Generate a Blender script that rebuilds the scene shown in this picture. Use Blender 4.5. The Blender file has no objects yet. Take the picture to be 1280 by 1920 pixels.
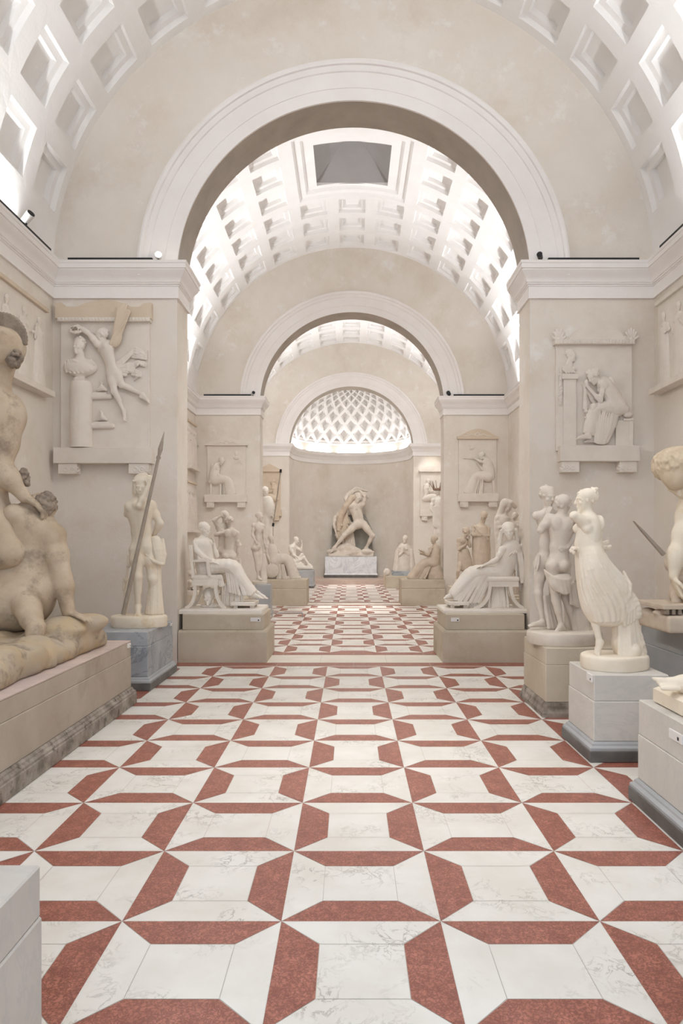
import bpy, bmesh, math, random
import numpy as np
from mathutils import Vector, Matrix
rng = random.Random(7)
PI = math.pi
sc = bpy.context.scene
COL = sc.collection
# ------------------------------------------------------------------ camera model
F, HX, HY, HC, CX = 1317.0, 656.0, 1015.0, 1.7, -0.049
def P(px, py, Y):
    return Vector(((px-HX)*Y/F+CX, Y, HC+(HY-py)*Y/F))
# ------------------------------------------------------------------ object helpers
def link(o, parent=None):
    COL.objects.link(o)
    if parent is not None: o.parent = parent
    return o
def tag(o, label, cat, group=None):
    o['label'] = label; o['category'] = cat
    if group: o['group'] = group
    return o
def thing(name, label, cat, loc=(0,0,0), group=None):
    o = bpy.data.objects.new(name, None); o.location = loc; o.empty_display_size = .1
    link(o); return tag(o, label, cat, group)
def mesh_obj(name, verts, faces, m, parent=None, smooth=False, sharp=None, origin=None):
    """verts in world space; parent (an Empty with only a location) is compensated"""
    me = bpy.data.meshes.new(name)
    off = Vector((0,0,0))
    if parent is not None:
        q = parent
        while q is not None: off = off + q.location; q = q.parent
    o0 = Vector(origin) if origin is not None else Vector((0,0,0))
    V = [ (v[0]-off[0]-o0[0], v[1]-off[1]-o0[1], v[2]-off[2]-o0[2]) for v in verts]
    me.from_pydata(V, [], faces)
    me.materials.append(m) if not isinstance(m, (list,tuple)) else [me.materials.append(x) for x in m]
    if smooth:
        me.polygons.foreach_set('use_smooth', [True]*len(me.polygons))
        if sharp: me.set_sharp_from_angle(angle=math.radians(sharp))
    me.update()
    o = bpy.data.objects.new(name, me); o.location = o0
    return link(o, parent)
class MB:
    """collects verts and faces of one mesh"""
    def __init__(s): s.v=[]; s.f=[]; s.mi=[]
    def add(s, v, f, mi=0):
        n=len(s.v); s.v += [tuple(x) for x in v]; s.f += [tuple(i+n for i in q) for q in f]; s.mi += [mi]*len(f)
    def box(s, x0,x1,y0,y1,z0,z1, bev=0.0):
        if bev<=0:
            v=[(x0,y0,z0),(x1,y0,z0),(x1,y1,z0),(x0,y1,z0),(x0,y0,z1),(x1,y0,z1),(x1,y1,z1),(x0,y1,z1)]
            s.add(v,[(3,2,1,0),(4,5,6,7),(0,1,5,4),(1,2,6,5),(2,3,7,6),(3,0,4,7)]); return
        bm=bmesh.new(); bmesh.ops.create_cube(bm,size=1)
        for q in bm.verts: q.co=Vector((x0+(q.co.x+.5)*(x1-x0), y0+(q.co.y+.5)*(y1-y0), z0+(q.co.z+.5)*(z1-z0)))
        bmesh.ops.bevel(bm,geom=bm.edges[:],offset=bev,segments=1,affect='EDGES',profile=.5)
        s.bm(bm)
    def bm(s,bm):
        bm.verts.ensure_lookup_table(); bm.verts.index_update()
        s.add([q.co[:] for q in bm.verts],[[q.index for q in f.verts] for f in bm.faces]); bm.free()
    def tube(s, a, b, r0, r1=None, n=10):
        r1 = r0 if r1 is None else r1
        a=Vector(a); b=Vector(b); d=(b-a).normalized()
        t = d.orthogonal().normalized(); u=d.cross(t)
        v=[]
        for c,r in ((a,r0),(b,r1)):
            for i in range(n):
                q=2*PI*i/n; v.append(c+t*(r*math.cos(q))+u*(r*math.sin(q)))
        f=[(i,(i+1)%n,n+(i+1)%n,n+i) for i in range(n)]+[tuple(range(n-1,-1,-1)),tuple(range(n,2*n))]
        s.add(v,f)
    def lathe(s, prof, cx, cy, n=40, sx=1.0, sy=1.0, wob=None):
        """closed solid of revolution, prof = [(r,z)...] bottom to top"""
        v=[]; f=[]
        for j,(r,z) in enumerate(prof):
            for i in range(n):
                q=2*PI*i/n; w = 1+(wob(q,z) if wob else 0)
                v.append((cx+r*sx*w*math.cos(q), cy+r*sy*w*math.sin(q), z))
        for j in range(len(prof)-1):
            for i in range(n): f.append((j*n+i,j*n+(i+1)%n,(j+1)*n+(i+1)%n,(j+1)*n+i))
        f.append(tuple(range(n-1,-1,-1))); f.append(tuple(range((len(prof)-1)*n,len(prof)*n)))
        s.add(v,f)
    def ring_profile(s, prof, x0,x1,y0,y1):
        """rectangular moulded solid: prof = [(inset,z)...] bottom to top"""
        v=[];f=[]
        for (i,z) in prof: v += [(x0+i,y0+i,z),(x1-i,y0+i,z),(x1-i,y1-i,z),(x0+i,y1-i,z)]
        for j in range(len(prof)-1):
            for k in range(4): f.append((j*4+k,j*4+(k+1)%4,(j+1)*4+(k+1)%4,(j+1)*4+k))
        f.append((3,2,1,0)); n=(len(prof)-1)*4; f.append((n,n+1,n+2,n+3))
        s.add(v,f)
    def build(s, name, m, parent=None, smooth=False, sharp=None, origin=None):
        o=mesh_obj(name,s.v,s.f,m,parent,smooth,sharp,origin)
        if any(s.mi): o.data.polygons.foreach_set('material_index',s.mi)
        return o
def structure(o): o['kind']='structure'; return o
# ------------------------------------------------------------------ materials
def s2l(c): return tuple(((x/255+.055)/1.055)**2.4 if x/255>.04045 else x/255/12.92 for x in c)+(1,)
def material(name, rgb, rgb2=None, scale=3.0, rough=.8, detail=6, bump=.0, bscale=30., spec=.3, lo=.35, hi=.65, spots=None, veins=None, fine=None):
    m=bpy.data.materials.new(name); m.use_nodes=True; N=m.node_tree.nodes; L=m.node_tree.links
    b=N['Principled BSDF']; b.inputs['Roughness'].default_value=rough; b.inputs['Specular IOR Level'].default_value=spec
    tc=N.new('ShaderNodeTexCoord'); col=None
    geo=N.new('ShaderNodeNewGeometry')
    src=geo.outputs['Position']
    if rgb2 is None: b.inputs['Base Color'].default_value=s2l(rgb)
    else:
        n=N.new('ShaderNodeTexNoise'); n.inputs['Scale'].default_value=scale; n.inputs['Detail'].default_value=detail; n.inputs['Roughness'].default_value=.6
        L.new(src,n.inputs['Vector'])
        r=N.new('ShaderNodeValToRGB'); r.color_ramp.elements[0].position=lo; r.color_ramp.elements[1].position=hi
        r.color_ramp.elements[0].color=s2l(rgb); r.color_ramp.elements[1].color=s2l(rgb2)
        L.new(n.outputs['Fac'],r.inputs['Fac']); col=r.outputs['Color']
        for (kind,c3,sc_,p0,p1) in (spots or []):
            n2=N.new('ShaderNodeTexNoise'); n2.inputs['Scale'].default_value=sc_; n2.inputs['Detail'].default_value=8; n2.inputs['Roughness'].default_value=.7
            if kind=='vein': n2.inputs['Distortion'].default_value=1.5
            L.new(src,n2.inputs['Vector'])
            r2=N.new('ShaderNodeValToRGB'); e=r2.color_ramp.elements
            if kind=='vein':
                e[0].position=.5-p0; e[1].position=.5+p0; e[0].color=(0,0,0,1); e[1].color=(0,0,0,1)
                q=e.new(.5); q.color=(p1,p1,p1,1)
            else:
                e[0].position=p0; e[1].position=p1; e[0].color=(0,0,0,1); e[1].color=(1,1,1,1)
            L.new(n2.outputs['Fac'],r2.inputs['Fac'])
            mx=N.new('ShaderNodeMix'); mx.data_type='RGBA'
            L.new(r2.outputs['Color'],mx.inputs[0]); L.new(col,mx.inputs[6]); mx.inputs[7].default_value=s2l(c3); col=mx.outputs[2]
        L.new(col,b.inputs['Base Color'])
    if bump>0:
        n3=N.new('ShaderNodeTexNoise'); n3.inputs['Scale'].default_value=bscale; n3.inputs['Detail'].default_value=6; L.new(src,n3.inputs['Vector'])
        bp=N.new('ShaderNodeBump'); bp.inputs['Strength'].default_value=bump; bp.inputs['Distance'].default_value=.02
        L.new(n3.outputs['Fac'],bp.inputs['Height']); L.new(bp.outputs['Normal'],b.inputs['Normal'])
    return m
M={}
M['wall']=material('aged_cream_plaster',(222,213,201),(229,222,213),1.3,.9,8,.10,40,.1,.3,.7,spots=[('spot',(210,198,182),.8,.5,.78),('spot',(234,231,226),2.2,.58,.72)])
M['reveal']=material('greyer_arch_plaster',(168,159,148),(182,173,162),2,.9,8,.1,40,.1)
M['vault']=material('pale_vault_plaster',(236,233,230),(242,240,238),1.6,.9,8,.1,30,.1,.3,.7)
M['trim']=material('smooth_trim_plaster',(235,230,226),(240,236,233),1.5,.85,6,.05,30,.1)
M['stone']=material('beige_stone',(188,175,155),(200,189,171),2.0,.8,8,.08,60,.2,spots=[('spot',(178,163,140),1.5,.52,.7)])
M['stone_shade']=material('shade_toned_beige_stone',(172,160,145),(184,173,158),2.0,.8,8,.08,60,.2,spots=[('spot',(160,147,130),1.5,.52,.7)])  # beige stone, with the shade on the long pedestal put into its colour
M['stone_dark']=material('weathered_stone_base',(118,108,98),(170,160,148),6,.8,8,.2,60,.2,spots=[('spot',(88,80,72),9,.55,.68)])
M['pinktop']=material('pinkish_top_slab',(206,186,176),(190,172,164),4,.7,8,.05,60,.2)
M['grey']=material('grey_veined_marble',(150,153,157),(182,185,188),2.2,.45,8,0,30,.4,.35,.65,spots=[('vein',(118,122,128),1.6,.03,.8)])
M['pale_grey']=material('pale_grey_marble',(201,196,188),(212,207,199),2,.5,8,0,30,.4,spots=[('vein',(186,185,184),1.3,.03,.35)])
M['bluegrey']=material('blue_grey_marble',(160,162,163),(174,175,176),2,.5,8,0,30,.4)
M['white_marble']=material('white_pedestal_marble',(222,224,228),(236,237,240),2,.45,8,0,30,.4,spots=[('vein',(196,200,206),1.4,.03,.8)])
M['dark_base']=material('dark_grey_base_stone',(92,90,87),(112,109,104),5,.5,8,0,30,.4)
M['dark_grey_stone']=material('dark_grey_backing',(140,138,130),(156,153,145),4,.8)
M['plaster']=material('white_cast_plaster',(226,217,205),(235,228,218),5,.7,6,.03,60,.25)
M['plaster_cream']=material('cream_cast_plaster',(226,213,193),(234,224,208),5,.7,6,.03,60,.25)
M['plaster_grey']=material('greyish_cast_plaster',(205,194,181),(218,208,196),5,.75,6,.03,60,.2)
M['plaster_tan']=material('tan_cast_plaster',(192,175,156),(208,193,175),5,.75,6,.03,60,.2)
M['aged']=material('aged_stained_cast',(176,156,132),(202,186,164),3.2,.75,8,.10,45,.25,spots=[('spot',(150,134,116),3.0,.52,.66),('spot',(92,78,64),42,.70,.76)])
M['aged_rock']=material('yellowed_rock_cast',(186,165,133),(176,163,146),4,.8,8,.35,22,.2,spots=[('spot',(128,116,104),3.5,.52,.66),('spot',(96,84,70),30,.68,.76)])
M['aged_hair']=material('dusty_dark_cast',(126,112,100),(160,146,130),9,.85,8,.3,40,.15)
M['yellowed']=material('yellowed_cast',(224,211,189),(231,220,202),3,.7,8,.05,45,.25,spots=[('spot',(212,186,146),3.5,.56,.72)])
M['yellow_hair']=material('yellowed_curls_cast',(204,186,160),(216,199,174),9,.8,8,.1,45,.2)
M['relief']=material('relief_plaster',(221,212,201),(229,221,211),4,.75,6,.03,60,.2)
M['relief_tan']=material('relief_cap_plaster',(208,191,170),(216,201,182),3,.8,6,.03,60,.2)
M['dark_metal']=material('black_metal',(28,27,27),None,rough=.5)
M['bronze']=material('weathered_spear_wood',(158,146,132),(172,160,146),8,.7)
M['rust']=material('reddish_brown_wire',(128,98,82),(150,122,104),12,.7)
M['white_paint']=material('white_lamp_enamel',(228,226,222),None,rough=.5)
M['card']=material('white_label_card',(226,222,218),None,rough=.7)
M['velum']=material('grey_skylight_cloth',(150,146,144),(156,152,150),1.5,.95,4,0,30,.0)
def emit(name,rgb,s):
    m=bpy.data.materials.new(name); m.use_nodes=True; N=m.node_tree.nodes; L=m.node_tree.links
    N.remove(N['Principled BSDF']); e=N.new('ShaderNodeEmission'); e.inputs[0].default_value=s2l(rgb); e.inputs[1].default_value=s
    L.new(e.outputs[0],N['Material Output'].inputs[0]); return m
# ================================================================== building
HW, RA, ZS = 4.214, 2.472, 5.395            # hall half width, arch radius, springing height
ROOMS = [(-1.2, 9.85), (10.47, 18.91), (19.53, 27.97)]
WALLS = [(9.85,10.47),(18.91,19.53),(27.97,28.6)]
TS = 0.7123                                  # tile pitch
# ---- floor
def floor_mesh():
    mb=MB(); g=.0025
    red,white,band=1,0,2
    def quad(pts, mi, z=0.0):
        c=[sum(p[0] for p in pts)/len(pts), sum(p[1] for p in pts)/len(pts)]
        v=[]
        for p in pts:
            dx,dy=p[0]-c[0],p[1]-c[1]; l=math.hypot(dx,dy)
            v.append((p[0]-dx/l*g, p[1]-dy/l*g, z))
        mb.add(v,[tuple(range(len(v)))],mi)
    def clipq(pts,mi,x0,x1,y0,y1):
        for ax,lim,sgn in ((0,x0,1),(0,x1,-1),(1,y0,1),(1,y1,-1)):
            out=[]
            for i in range(len(pts)):
                a,b=pts[i],pts[(i+1)%len(pts)]
                da,db=sgn*(a[ax]-lim),sgn*(b[ax]-lim)
                if da>=0: out.append(a)
                if (da>=0)!=(db>=0):
                    t=da/(da-db); out.append((a[0]+(b[0]-a[0])*t,a[1]+(b[1]-a[1])*t))
            pts=out
            if len(pts)<3: return
        quad(pts,mi)
    def field(y0,y1,ya,par):
        j0=math.floor((y0-ya)/TS)-1; j1=math.ceil((y1-ya)/TS)+1
        for j in range(j0,j1):
            for i in range(-7,7):
                X0=(i-.5)*TS; Y0=ya+j*TS
                if Y0>=y1 or Y0+TS<=y0 or X0>=HW or X0+TS<=-HW: continue
                q=lambda a,b:(X0+a*TS,Y0+b*TS)
                A=((i+j+par)%2==0)
                c=.25;d=.75
                for pts,isred in (([q(0,0),q(1,0),q(d,c),q(c,c)],A),([q(1,1),q(0,1),q(c,d),q(d,d)],A),
                                  ([q(1,0),q(1,1),q(d,d),q(d,c)],not A),([q(0,1),q(0,0),q(c,c),q(c,d)],not A),
                                  ([q(c,c),q(d,c),q(d,d),q(c,d)],False)):
                    clipq(pts, red if isred else white, -HW,HW,y0,y1)
    # rooms: the vertex rows measured in the photo
    field(-1.2, 9.58, 3.143, 0)
    field(10.75,18.60, 10.75, 0)
    field(19.68,27.9, 19.68, 0)
    def band(y0,y1,x,mi,n):
        for i in range(n):
            quad([(-x+2*x*i/n,y0),(-x+2*x*(i+1)/n,y0),(-x+2*x*(i+1)/n,y1),(-x+2*x*i/n,y1)],mi)
    band(9.58,9.84,HW,red,8); band(9.84,10.50,HW,2,9); band(10.50,10.75,HW,red,8)
    band(18.60,18.80,HW,red,8); band(18.80,19.45,HW,2,9); band(19.45,19.68,HW,red,8)
    # grout bed
    v=[(-HW,-1.2,-.002),(HW,-1.2,-.002),(HW,28.4,-.002),(-HW,28.4,-.002)]
    mb.add(v,[(0,1,2,3)],3)
    return mb
def marble_white():
    m=material('cream_white_floor_marble',(222,217,207),(234,231,224),2.2,.32,8,0,30,.5,.35,.65)
    N=m.node_tree.nodes; L=m.node_tree.links; b=N['Principled BSDF']
    col=b.inputs['Base Color'].links[0].from_socket
    geo=[n for n in N if n.type=='NEW_GEOMETRY'][0]
    # thin veins gathered in patches
    v=N.new('ShaderNodeTexNoise'); v.inputs['Scale'].default_value=9; v.inputs['Detail'].default_value=10; v.inputs['Roughness'].default_value=.65; v.inputs['Distortion'].default_value=.8
    L.new(geo.outputs['Position'],v.inputs['Vector'])
    r=N.new('ShaderNodeValToRGB'); e=r.color_ramp.elements
    e[0].position=.47; e[0].color=(0,0,0,1); e[1].position=.53; e[1].color=(0,0,0,1); q=e.new(.5); q.color=(1,1,1,1)
    L.new(v.outputs['Fac'],r.inputs['Fac'])
    p=N.new('ShaderNodeTexNoise'); p.inputs['Scale'].default_value=2.6; p.inputs['Detail'].default_value=5
    L.new(geo.outputs['Position'],p.inputs['Vector'])
    r2=N.new('ShaderNodeValToRGB'); r2.color_ramp.elements[0].position=.50; r2.color_ramp.elements[1].position=.68
    L.new(p.outputs['Fac'],r2.inputs['Fac'])
    mu=N.new('ShaderNodeMath'); mu.operation='MULTIPLY'; L.new(r.outputs['Color'],mu.inputs[0]); L.new(r2.outputs['Color'],mu.inputs[1])
    mu2=N.new('ShaderNodeMath'); mu2.operation='MULTIPLY'; L.new(mu.outputs[0],mu2.inputs[0]); mu2.inputs[1].default_value=.95
    mx=N.new('ShaderNodeMix'); mx.data_type='RGBA'; L.new(mu2.outputs[0],mx.inputs[0]); L.new(col,mx.inputs[6]); mx.inputs[7].default_value=s2l((160,154,142))
    L.new(mx.outputs[2],b.inputs['Base Color'])
    return m
def marble_red():
    m=material('mottled_red_floor_marble',(150,90,74),(188,122,104),11,.32,8,0,30,.5,.3,.7)
    N=m.node_tree.nodes; L=m.node_tree.links; b=N['Principled BSDF']
    col=b.inputs['Base Color'].links[0].from_socket
    geo=[n for n in N if n.type=='NEW_GEOMETRY'][0]
    w=N.new('ShaderNodeTexNoise'); w.inputs['Scale'].default_value=34; w.inputs['Detail'].default_value=4
    L.new(geo.outputs['Position'],w.inputs['Vector'])
    ad=N.new('ShaderNodeVectorMath'); ad.operation='MULTIPLY_ADD'; L.new(w.outputs['Color'],ad.inputs[0]); ad.inputs[1].default_value=(.11,.11,.11); L.new(geo.outputs['Position'],ad.inputs[2])
    v=N.new('ShaderNodeTexVoronoi'); v.feature='DISTANCE_TO_EDGE'; v.inputs['Scale'].default_value=34
    L.new(ad.outputs[0],v.inputs['Vector'])
    r=N.new('ShaderNodeValToRGB'); r.color_ramp.elements[0].position=0; r.color_ramp.elements[1].position=.22
    r.color_ramp.elements[0].color=(.8,.8,.8,1); r.color_ramp.elements[1].color=(0,0,0,1)
    L.new(v.outputs['Distance'],r.inputs['Fac'])
    mx=N.new('ShaderNodeMix'); mx.data_type='RGBA'; L.new(r.outputs['Color'],mx.inputs[0]); L.new(col,mx.inputs[6]); mx.inputs[7].default_value=s2l((112,62,53))
    L.new(mx.outputs[2],b.inputs['Base Color'])
    return m
M['fw']=marble_white(); M['fr']=marble_red()
M['fband']=material('cream_threshold_marble',(222,214,200),(230,223,211),2,.4,8,0,30,.4)
M['grout']=material('pale_grout',(205,196,184),None,rough=.8)
fl=floor_mesh().build('floor',[M['fw'],M['fr'],M['fband'],M['grout']]); structure(fl)
# ---- side walls
def side_walls():
    for nm,s in (('wall_left',-1),('wall_right',1)):
        mb=MB()
        for (y0,y1) in ROOMS:
            v=[(s*HW,y0,0),(s*HW,y1,0),(s*HW,y1,ZS+.4),(s*HW,y0,ZS+.4)]
            mb.add(v,[(0,1,2,3) if s>0 else (3,2,1,0)])
        structure(mb.build(nm,M['wall']))
side_walls()
# ---- cross walls with round arches
def arch_wall(name,y0,y1,back=True):
    mb=MB(); n=64
    for y,flip in (((y0,False),(y1,True)) if back else ((y0,False),)):
        for i in range(n):
            a0,a1=PI*i/n,PI*(i+1)/n
            def pt(r,a): return (r*math.cos(a),y,ZS+r*math.sin(a))
            f=(0,1,2,3) if not flip else (3,2,1,0)
            mb.add([pt(RA,a1),pt(RA,a0),pt(HW+.35,a0),pt(HW+.35,a1)],[f])
        for s in (-1,1):
            v=[(s*RA,y,0),(s*(HW+.02),y,0),(s*(HW+.02),y,ZS),(s*RA,y,ZS)]
            mb.add(v,[(0,1,2,3) if (s>0)!=flip else (3,2,1,0)])
    # reveal: jambs in wall plaster, intrados greyer
    for s in (-1,1):
        v=[(s*RA,y0,0),(s*RA,y1,0),(s*RA,y1,ZS),(s*RA,y0,ZS)]
        mb.add(v,[(0,1,2,3) if s<0 else (3,2,1,0)])
    for i in range(n):
        a0,a1=PI*i/n,PI*(i+1)/n
        v=[(RA*math.cos(a),y,ZS+RA*math.sin(a)) for a,y in ((a0,y0),(a1,y0),(a1,y1),(a0,y1))]
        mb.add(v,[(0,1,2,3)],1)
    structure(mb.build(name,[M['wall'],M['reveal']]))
arch_wall('wall_near_arch',*WALLS[0]); arch_wall('wall_middle_arch',*WALLS[1])
arch_wall('wall_far_arch',*WALLS[2],back=False)
# ---- archivolts
def archivolt(k,y0):
    prof=[(RA,0),(RA,.03),(2.64,.03),(2.645,.038),(2.86,.038),(2.87,.055),(2.90,.065),(2.94,.07),(2.95,.095),(2.99,.105),(3.02,.09),(3.02,0)]
    n=72; v=[];f=[]; m=len(prof)
    for i in range(n+1):
        a=PI*i/n
        for r,p in prof: v.append((r*math.cos(a),y0-p,ZS+r*math.sin(a)))
    for i in range(n):
        for j in range(m-1): f.append((i*m+j,i*m+j+1,(i+1)*m+j+1,(i+1)*m+j))
    structure(mesh_obj('trim_%d'%k,v,f,M['trim'],smooth=True,sharp=25))
for k,w in enumerate(WALLS): archivolt(k+1,w[0])
# ---- cornice: one profile swept along the plan, mitred at the corners
CPROF=[(0,5.10),(.030,5.10),(.030,5.108),(.024,5.112),(.024,5.265),(.034,5.27),(.034,5.288),(.050,5.293),(.050,5.312),(.060,5.316),(.064,5.34),(.075,5.37),(.095,5.40),(.120,5.43),(.138,5.462),(.138,5.478),(.152,5.482),(.152,5.545),(.160,5.55),(.163,5.586),(.150,5.589),(0,5.589)]
def offset_path(path,p):
    out=[]; n=len(path)
    for i in range(n):
        d0=Vector(path[i])-Vector(path[i-1]) if i>0 else None
        d1=Vector(path[i+1])-Vector(path[i]) if i<n-1 else None
        d0=d0.normalized() if d0 is not None else d1.normalized(); d1=d1.normalized() if d1 is not None else d0
        n0=Vector((d0.y,-d0.x)); n1=Vector((d1.y,-d1.x)); b=(n0+n1); b=b/ (b.length_squared/2) if b.length>1e-6 else n0
        q=Vector(path[i])+b*p; out.append((q.x,q.y))
    return out
def cornice(k,path):
    v=[];f=[];m=len(CPROF);n=len(path)
    for p,z in CPROF: v+=[(x,y,z) for x,y in offset_path(path,p)]
    for j in range(m-1):
        for i in range(n-1): f.append((j*n+i,j*n+i+1,(j+1)*n+i+1,(j+1)*n+i))
    o=mesh_obj('trim_%d'%k,v,f,M['trim'],smooth=True,sharp=20); structure(o)
APR=RA-.004; APY=28.6
lp=[(-HW,-1.2),(-HW,9.85),(-RA,9.85),(-RA,10.47),(-HW,10.47),(-HW,18.91),(-RA,18.91),(-RA,19.53),(-HW,19.53),(-HW,27.97),(-RA,27.97),(-RA,APY)]
arc=[(-APR*math.cos(PI*i/40),APY+APR*math.sin(PI*i/40)) for i in range(41)]
rp=[(-x,y) for x,y in reversed(lp)]
cornice(4,lp+arc+rp)
# ---- barrel vaults with two-step coffers
PIT=math.radians(12.35); NC=13
def vault(name,y0,y1,nr=9,sky=None,skip=0):
    mb=MB(); R=HW; L=y1-y0; pv=L/nr
    def pt(a,y,w): return ((R+w)*math.cos(a),y,ZS+(R+w)*math.sin(a))
    def strip(r0,r1,w0,w1,nu=4):
        # r=(a0,a1,y0,y1) rectangles; ring between outer r0 (depth w0) and inner r1 (depth w1)
        def loop(r,w):
            a0,a1,b0,b1=r; o=[]
            for i in range(nu): o.append(pt(a0+(a1-a0)*i/nu,b0,w))
            o.append(pt(a1,b0,w))
            for i in range(nu): o.append(pt(a1-(a1-a0)*i/nu,b1,w))
            o.append(pt(a0,b1,w)); return o
        A=loop(r0,w0); B=loop(r1,w1); n=len(A)
        mb.add(A+B,[(i,(i+1)%n,n+(i+1)%n,n+i) for i in range(n)])
    def panel(r,w,nu=4):
        a0,a1,b0,b1=r
        for i in range(nu):
            c0,c1=a0+(a1-a0)*i/nu,a0+(a1-a0)*(i+1)/nu
            mb.add([pt(c0,b0,w),pt(c1,b0,w),pt(c1,b1,w),pt(c0,b1,w)],[(0,1,2,3)])
    def ins(r,da,dy): return (r[0]+da/R,r[1]-da/R,r[2]+dy,r[3]-dy)
    amin=PI/2-NC/2*PIT
    for s in (0,1):
        a0,a1=(0,amin) if s==0 else (PI-amin,PI)
        panel((a0,a1,y0,y1),0,4)
    c0=(NC-3)//2; r0=(nr-3)//2
    for j in range(nr):
        for i in range(NC):
            if sky and c0<=i<c0+3 and r0<=j<r0+3: continue
            cell=(amin+i*PIT,amin+(i+1)*PIT,y0+j*pv,y0+(j+1)*pv)
            o1=ins(cell,.135,.135*pv/.9); strip(cell,o1,0,0)
            o2=ins(o1,.010,.010); strip(o1,o2,0,.075)
            o3=ins(o2,.088,.088); strip(o2,o3,.075,.075)
            o4=ins(o3,.010,.010); strip(o3,o4,.075,.15); panel(o4,.15)
    if sky:
        cell=(amin+c0*PIT,amin+(c0+3)*PIT,y0+r0*pv,y0+(r0+3)*pv); nu=12
        o1=ins(cell,.15,.17); o1=(o1[0],o1[1],o1[2]+.15,o1[3]+.15); strip(cell,o1,0,0,nu)
        o2=ins(o1,.05,.05); strip(o1,o2,0,.06,nu); o3=ins(o2,.13,.13); strip(o2,o3,.06,.06,nu)
        o4=ins(o3,.05,.05); strip(o3,o4,.06,.12,nu); o5=ins(o4,.21,.12); o5=(o5[0],o5[1],o5[2]+.16,o5[3]); strip(o4,o5,.12,.12,nu)
        o6=ins(o5,.005,.005); strip(o5,o6,.12,.3,nu)
        sk=o6
        # shallow hipped cloth closing the skylight
        W=.28; x0=(R+W)*math.cos(sk[1]); x1=(R+W)*math.cos(sk[0]); yc=(sk[2]+sk[3])/2
        z=ZS+(R+.12)*math.sin(sk[0])+.06
        e=.02
        v=[(x0-e,sk[2]-e,z),(x1+e,sk[2]-e,z),(x1+e,sk[3]+e,z),(x0-e,sk[3]+e,z),(0,yc,z+.75)]
        structure(mesh_obj('window_%d'%sky,v,[(1,0,4),(2,1,4),(3,2,4),(0,3,4)],M['velum']))
    o=mb.build(name,M['vault']); structure(o); return o
vault('ceiling',1.35,9.85,9,1); 
vault('ceiling.001',10.47,18.91,9,2); vault('ceiling.002',19.53,27.97,9,3)
mb=MB()
for i in range(32):
    a0,a1=PI*i/32,PI*(i+1)/32
    mb.add([(HW*math.cos(a),y,ZS+HW*math.sin(a)) for a,y in ((a0,-1.2),(a1,-1.2),(a1,1.35),(a0,1.35))],[(0,1,2,3)])
structure(mb.build('ceiling.003',M['vault']))
# ---- apse: half round wall, coffered half dome, raised floor
def apse():
    mb=MB(); n=48; z0,z1=0.0,5.2
    for i in range(n):
        a0,a1=PI*i/n,PI*(i+1)/n
        mb.add([(APR*math.cos(a),APY+APR*math.sin(a),z) for a,z in ((a0,z0),(a1,z0),(a1,ZS+.75),(a0,ZS+.75))],[(0,1,2,3)])
    structure(mb.build('wall_apse',M['wall']))
    # dome with lozenge coffers
    mb=MB(); Rd=APR; zc=ZS+.33
    NA=12; rows=5; el0=math.radians(6)
    def sp(a,e,w):
        r=Rd+w; return (r*math.cos(e)*math.cos(a),APY+r*math.cos(e)*math.sin(a)*1.0,zc+r*math.sin(e))
    ea=[el0]
    da=PI/NA
    for k in range(2*rows+1): ea.append(ea[-1]+da/2*max(math.cos(ea[-1]),.3)*1.36)
    def loz(a,k,shrink,w):
        e0,e1,e2=ea[k],ea[k+1],ea[k+2]; h=da/2
        c=(a,e1); pts=[(a,e0),(a+h,e1),(a,e2),(a-h,e1)]
        return [sp(c[0]+(p-c[0])*shrink,c[1]+(q-c[1])*shrink,w) for p,q in pts]
    for k in range(0,2*rows):
        off=(k%2)*da/2
        for i in range(-1,NA+1):
            a=da*i+off+da/2
            if a<-.0 or a>PI+.0: continue
            L0=loz(a,k,1,0); L1=loz(a,k,.76,0); L2=loz(a,k,.66,.07); L3=loz(a,k,.54,.07); L4=loz(a,k,.38,.16)
            for A,B in ((L0,L1),(L1,L2),(L2,L3),(L3,L4)):
                mb.add(A+B,[(j,4+j,4+(j+1)%4,(j+1)%4) for j in range(4)])
            mb.add(L4,[(3,2,1,0)])
    # half lozenges on the bottom row
    for i in range(0,NA+1):
        a=da*i
        e1,e2=ea[0],ea[1]; h=da/2
        def tri(s,w):
            c=(a,(e1*2+e2)/3); pts=[(max(a-h,0) if False else a-h,e1),(a+h,e1),(a,e2)]
            return [sp(c[0]+(p-c[0])*s,c[1]+(q-c[1])*s,w) for p,q in pts]
        if a-h<-.01 or a+h>PI+.01: continue
        T0,T1,T2,T3=tri(1,0),tri(.72,0),tri(.5,.06),tri(.2,.1)
        for A,B in ((T0,T1),(T1,T2),(T2,T3)): mb.add(A+B,[(j,3+j,3+(j+1)%3,(j+1)%3) for j in range(3)])
        mb.add(T3,[(2,1,0)])
    # plain bowl behind, closing the crown and the foot
    nu,nv=40,20
    for i in range(nu):
        for j in range(nv):
            a0,a1=PI*i/nu,PI*(i+1)/nu; e0,e1=PI/2*j/nv,PI/2*(j+1)/nv
            wo = .16 if (e0>el0 and e1<ea[-2]) else 0.004
            if e0<=el0: wo=.01
            mb.add([sp(a0,e0,wo),sp(a1,e0,wo),sp(a1,e1,wo),sp(a0,e1,wo)],[(3,2,1,0)])
    structure(mb.build('ceiling.004',M['vault']))
    mb=MB()
    pts=[(-APR,27.75),(APR,27.75)]+[(APR*math.cos(PI*i/40),APY+APR*math.sin(PI*i/40)) for i in range(41)]
    n=len(pts)
    mb.add([(x,y,0) for x,y in pts]+[(x,y,.17) for x,y in pts],[tuple(range(n,2*n))]+[(i,(i+1)%n,n+(i+1)%n,n+i) for i in range(n)])
    structure(mb.build('floor.001',M['step']))
M['step']=material('pinkish_apse_step',(196,172,158),(208,188,174),2,.5,6,0,30,.4)
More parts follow.
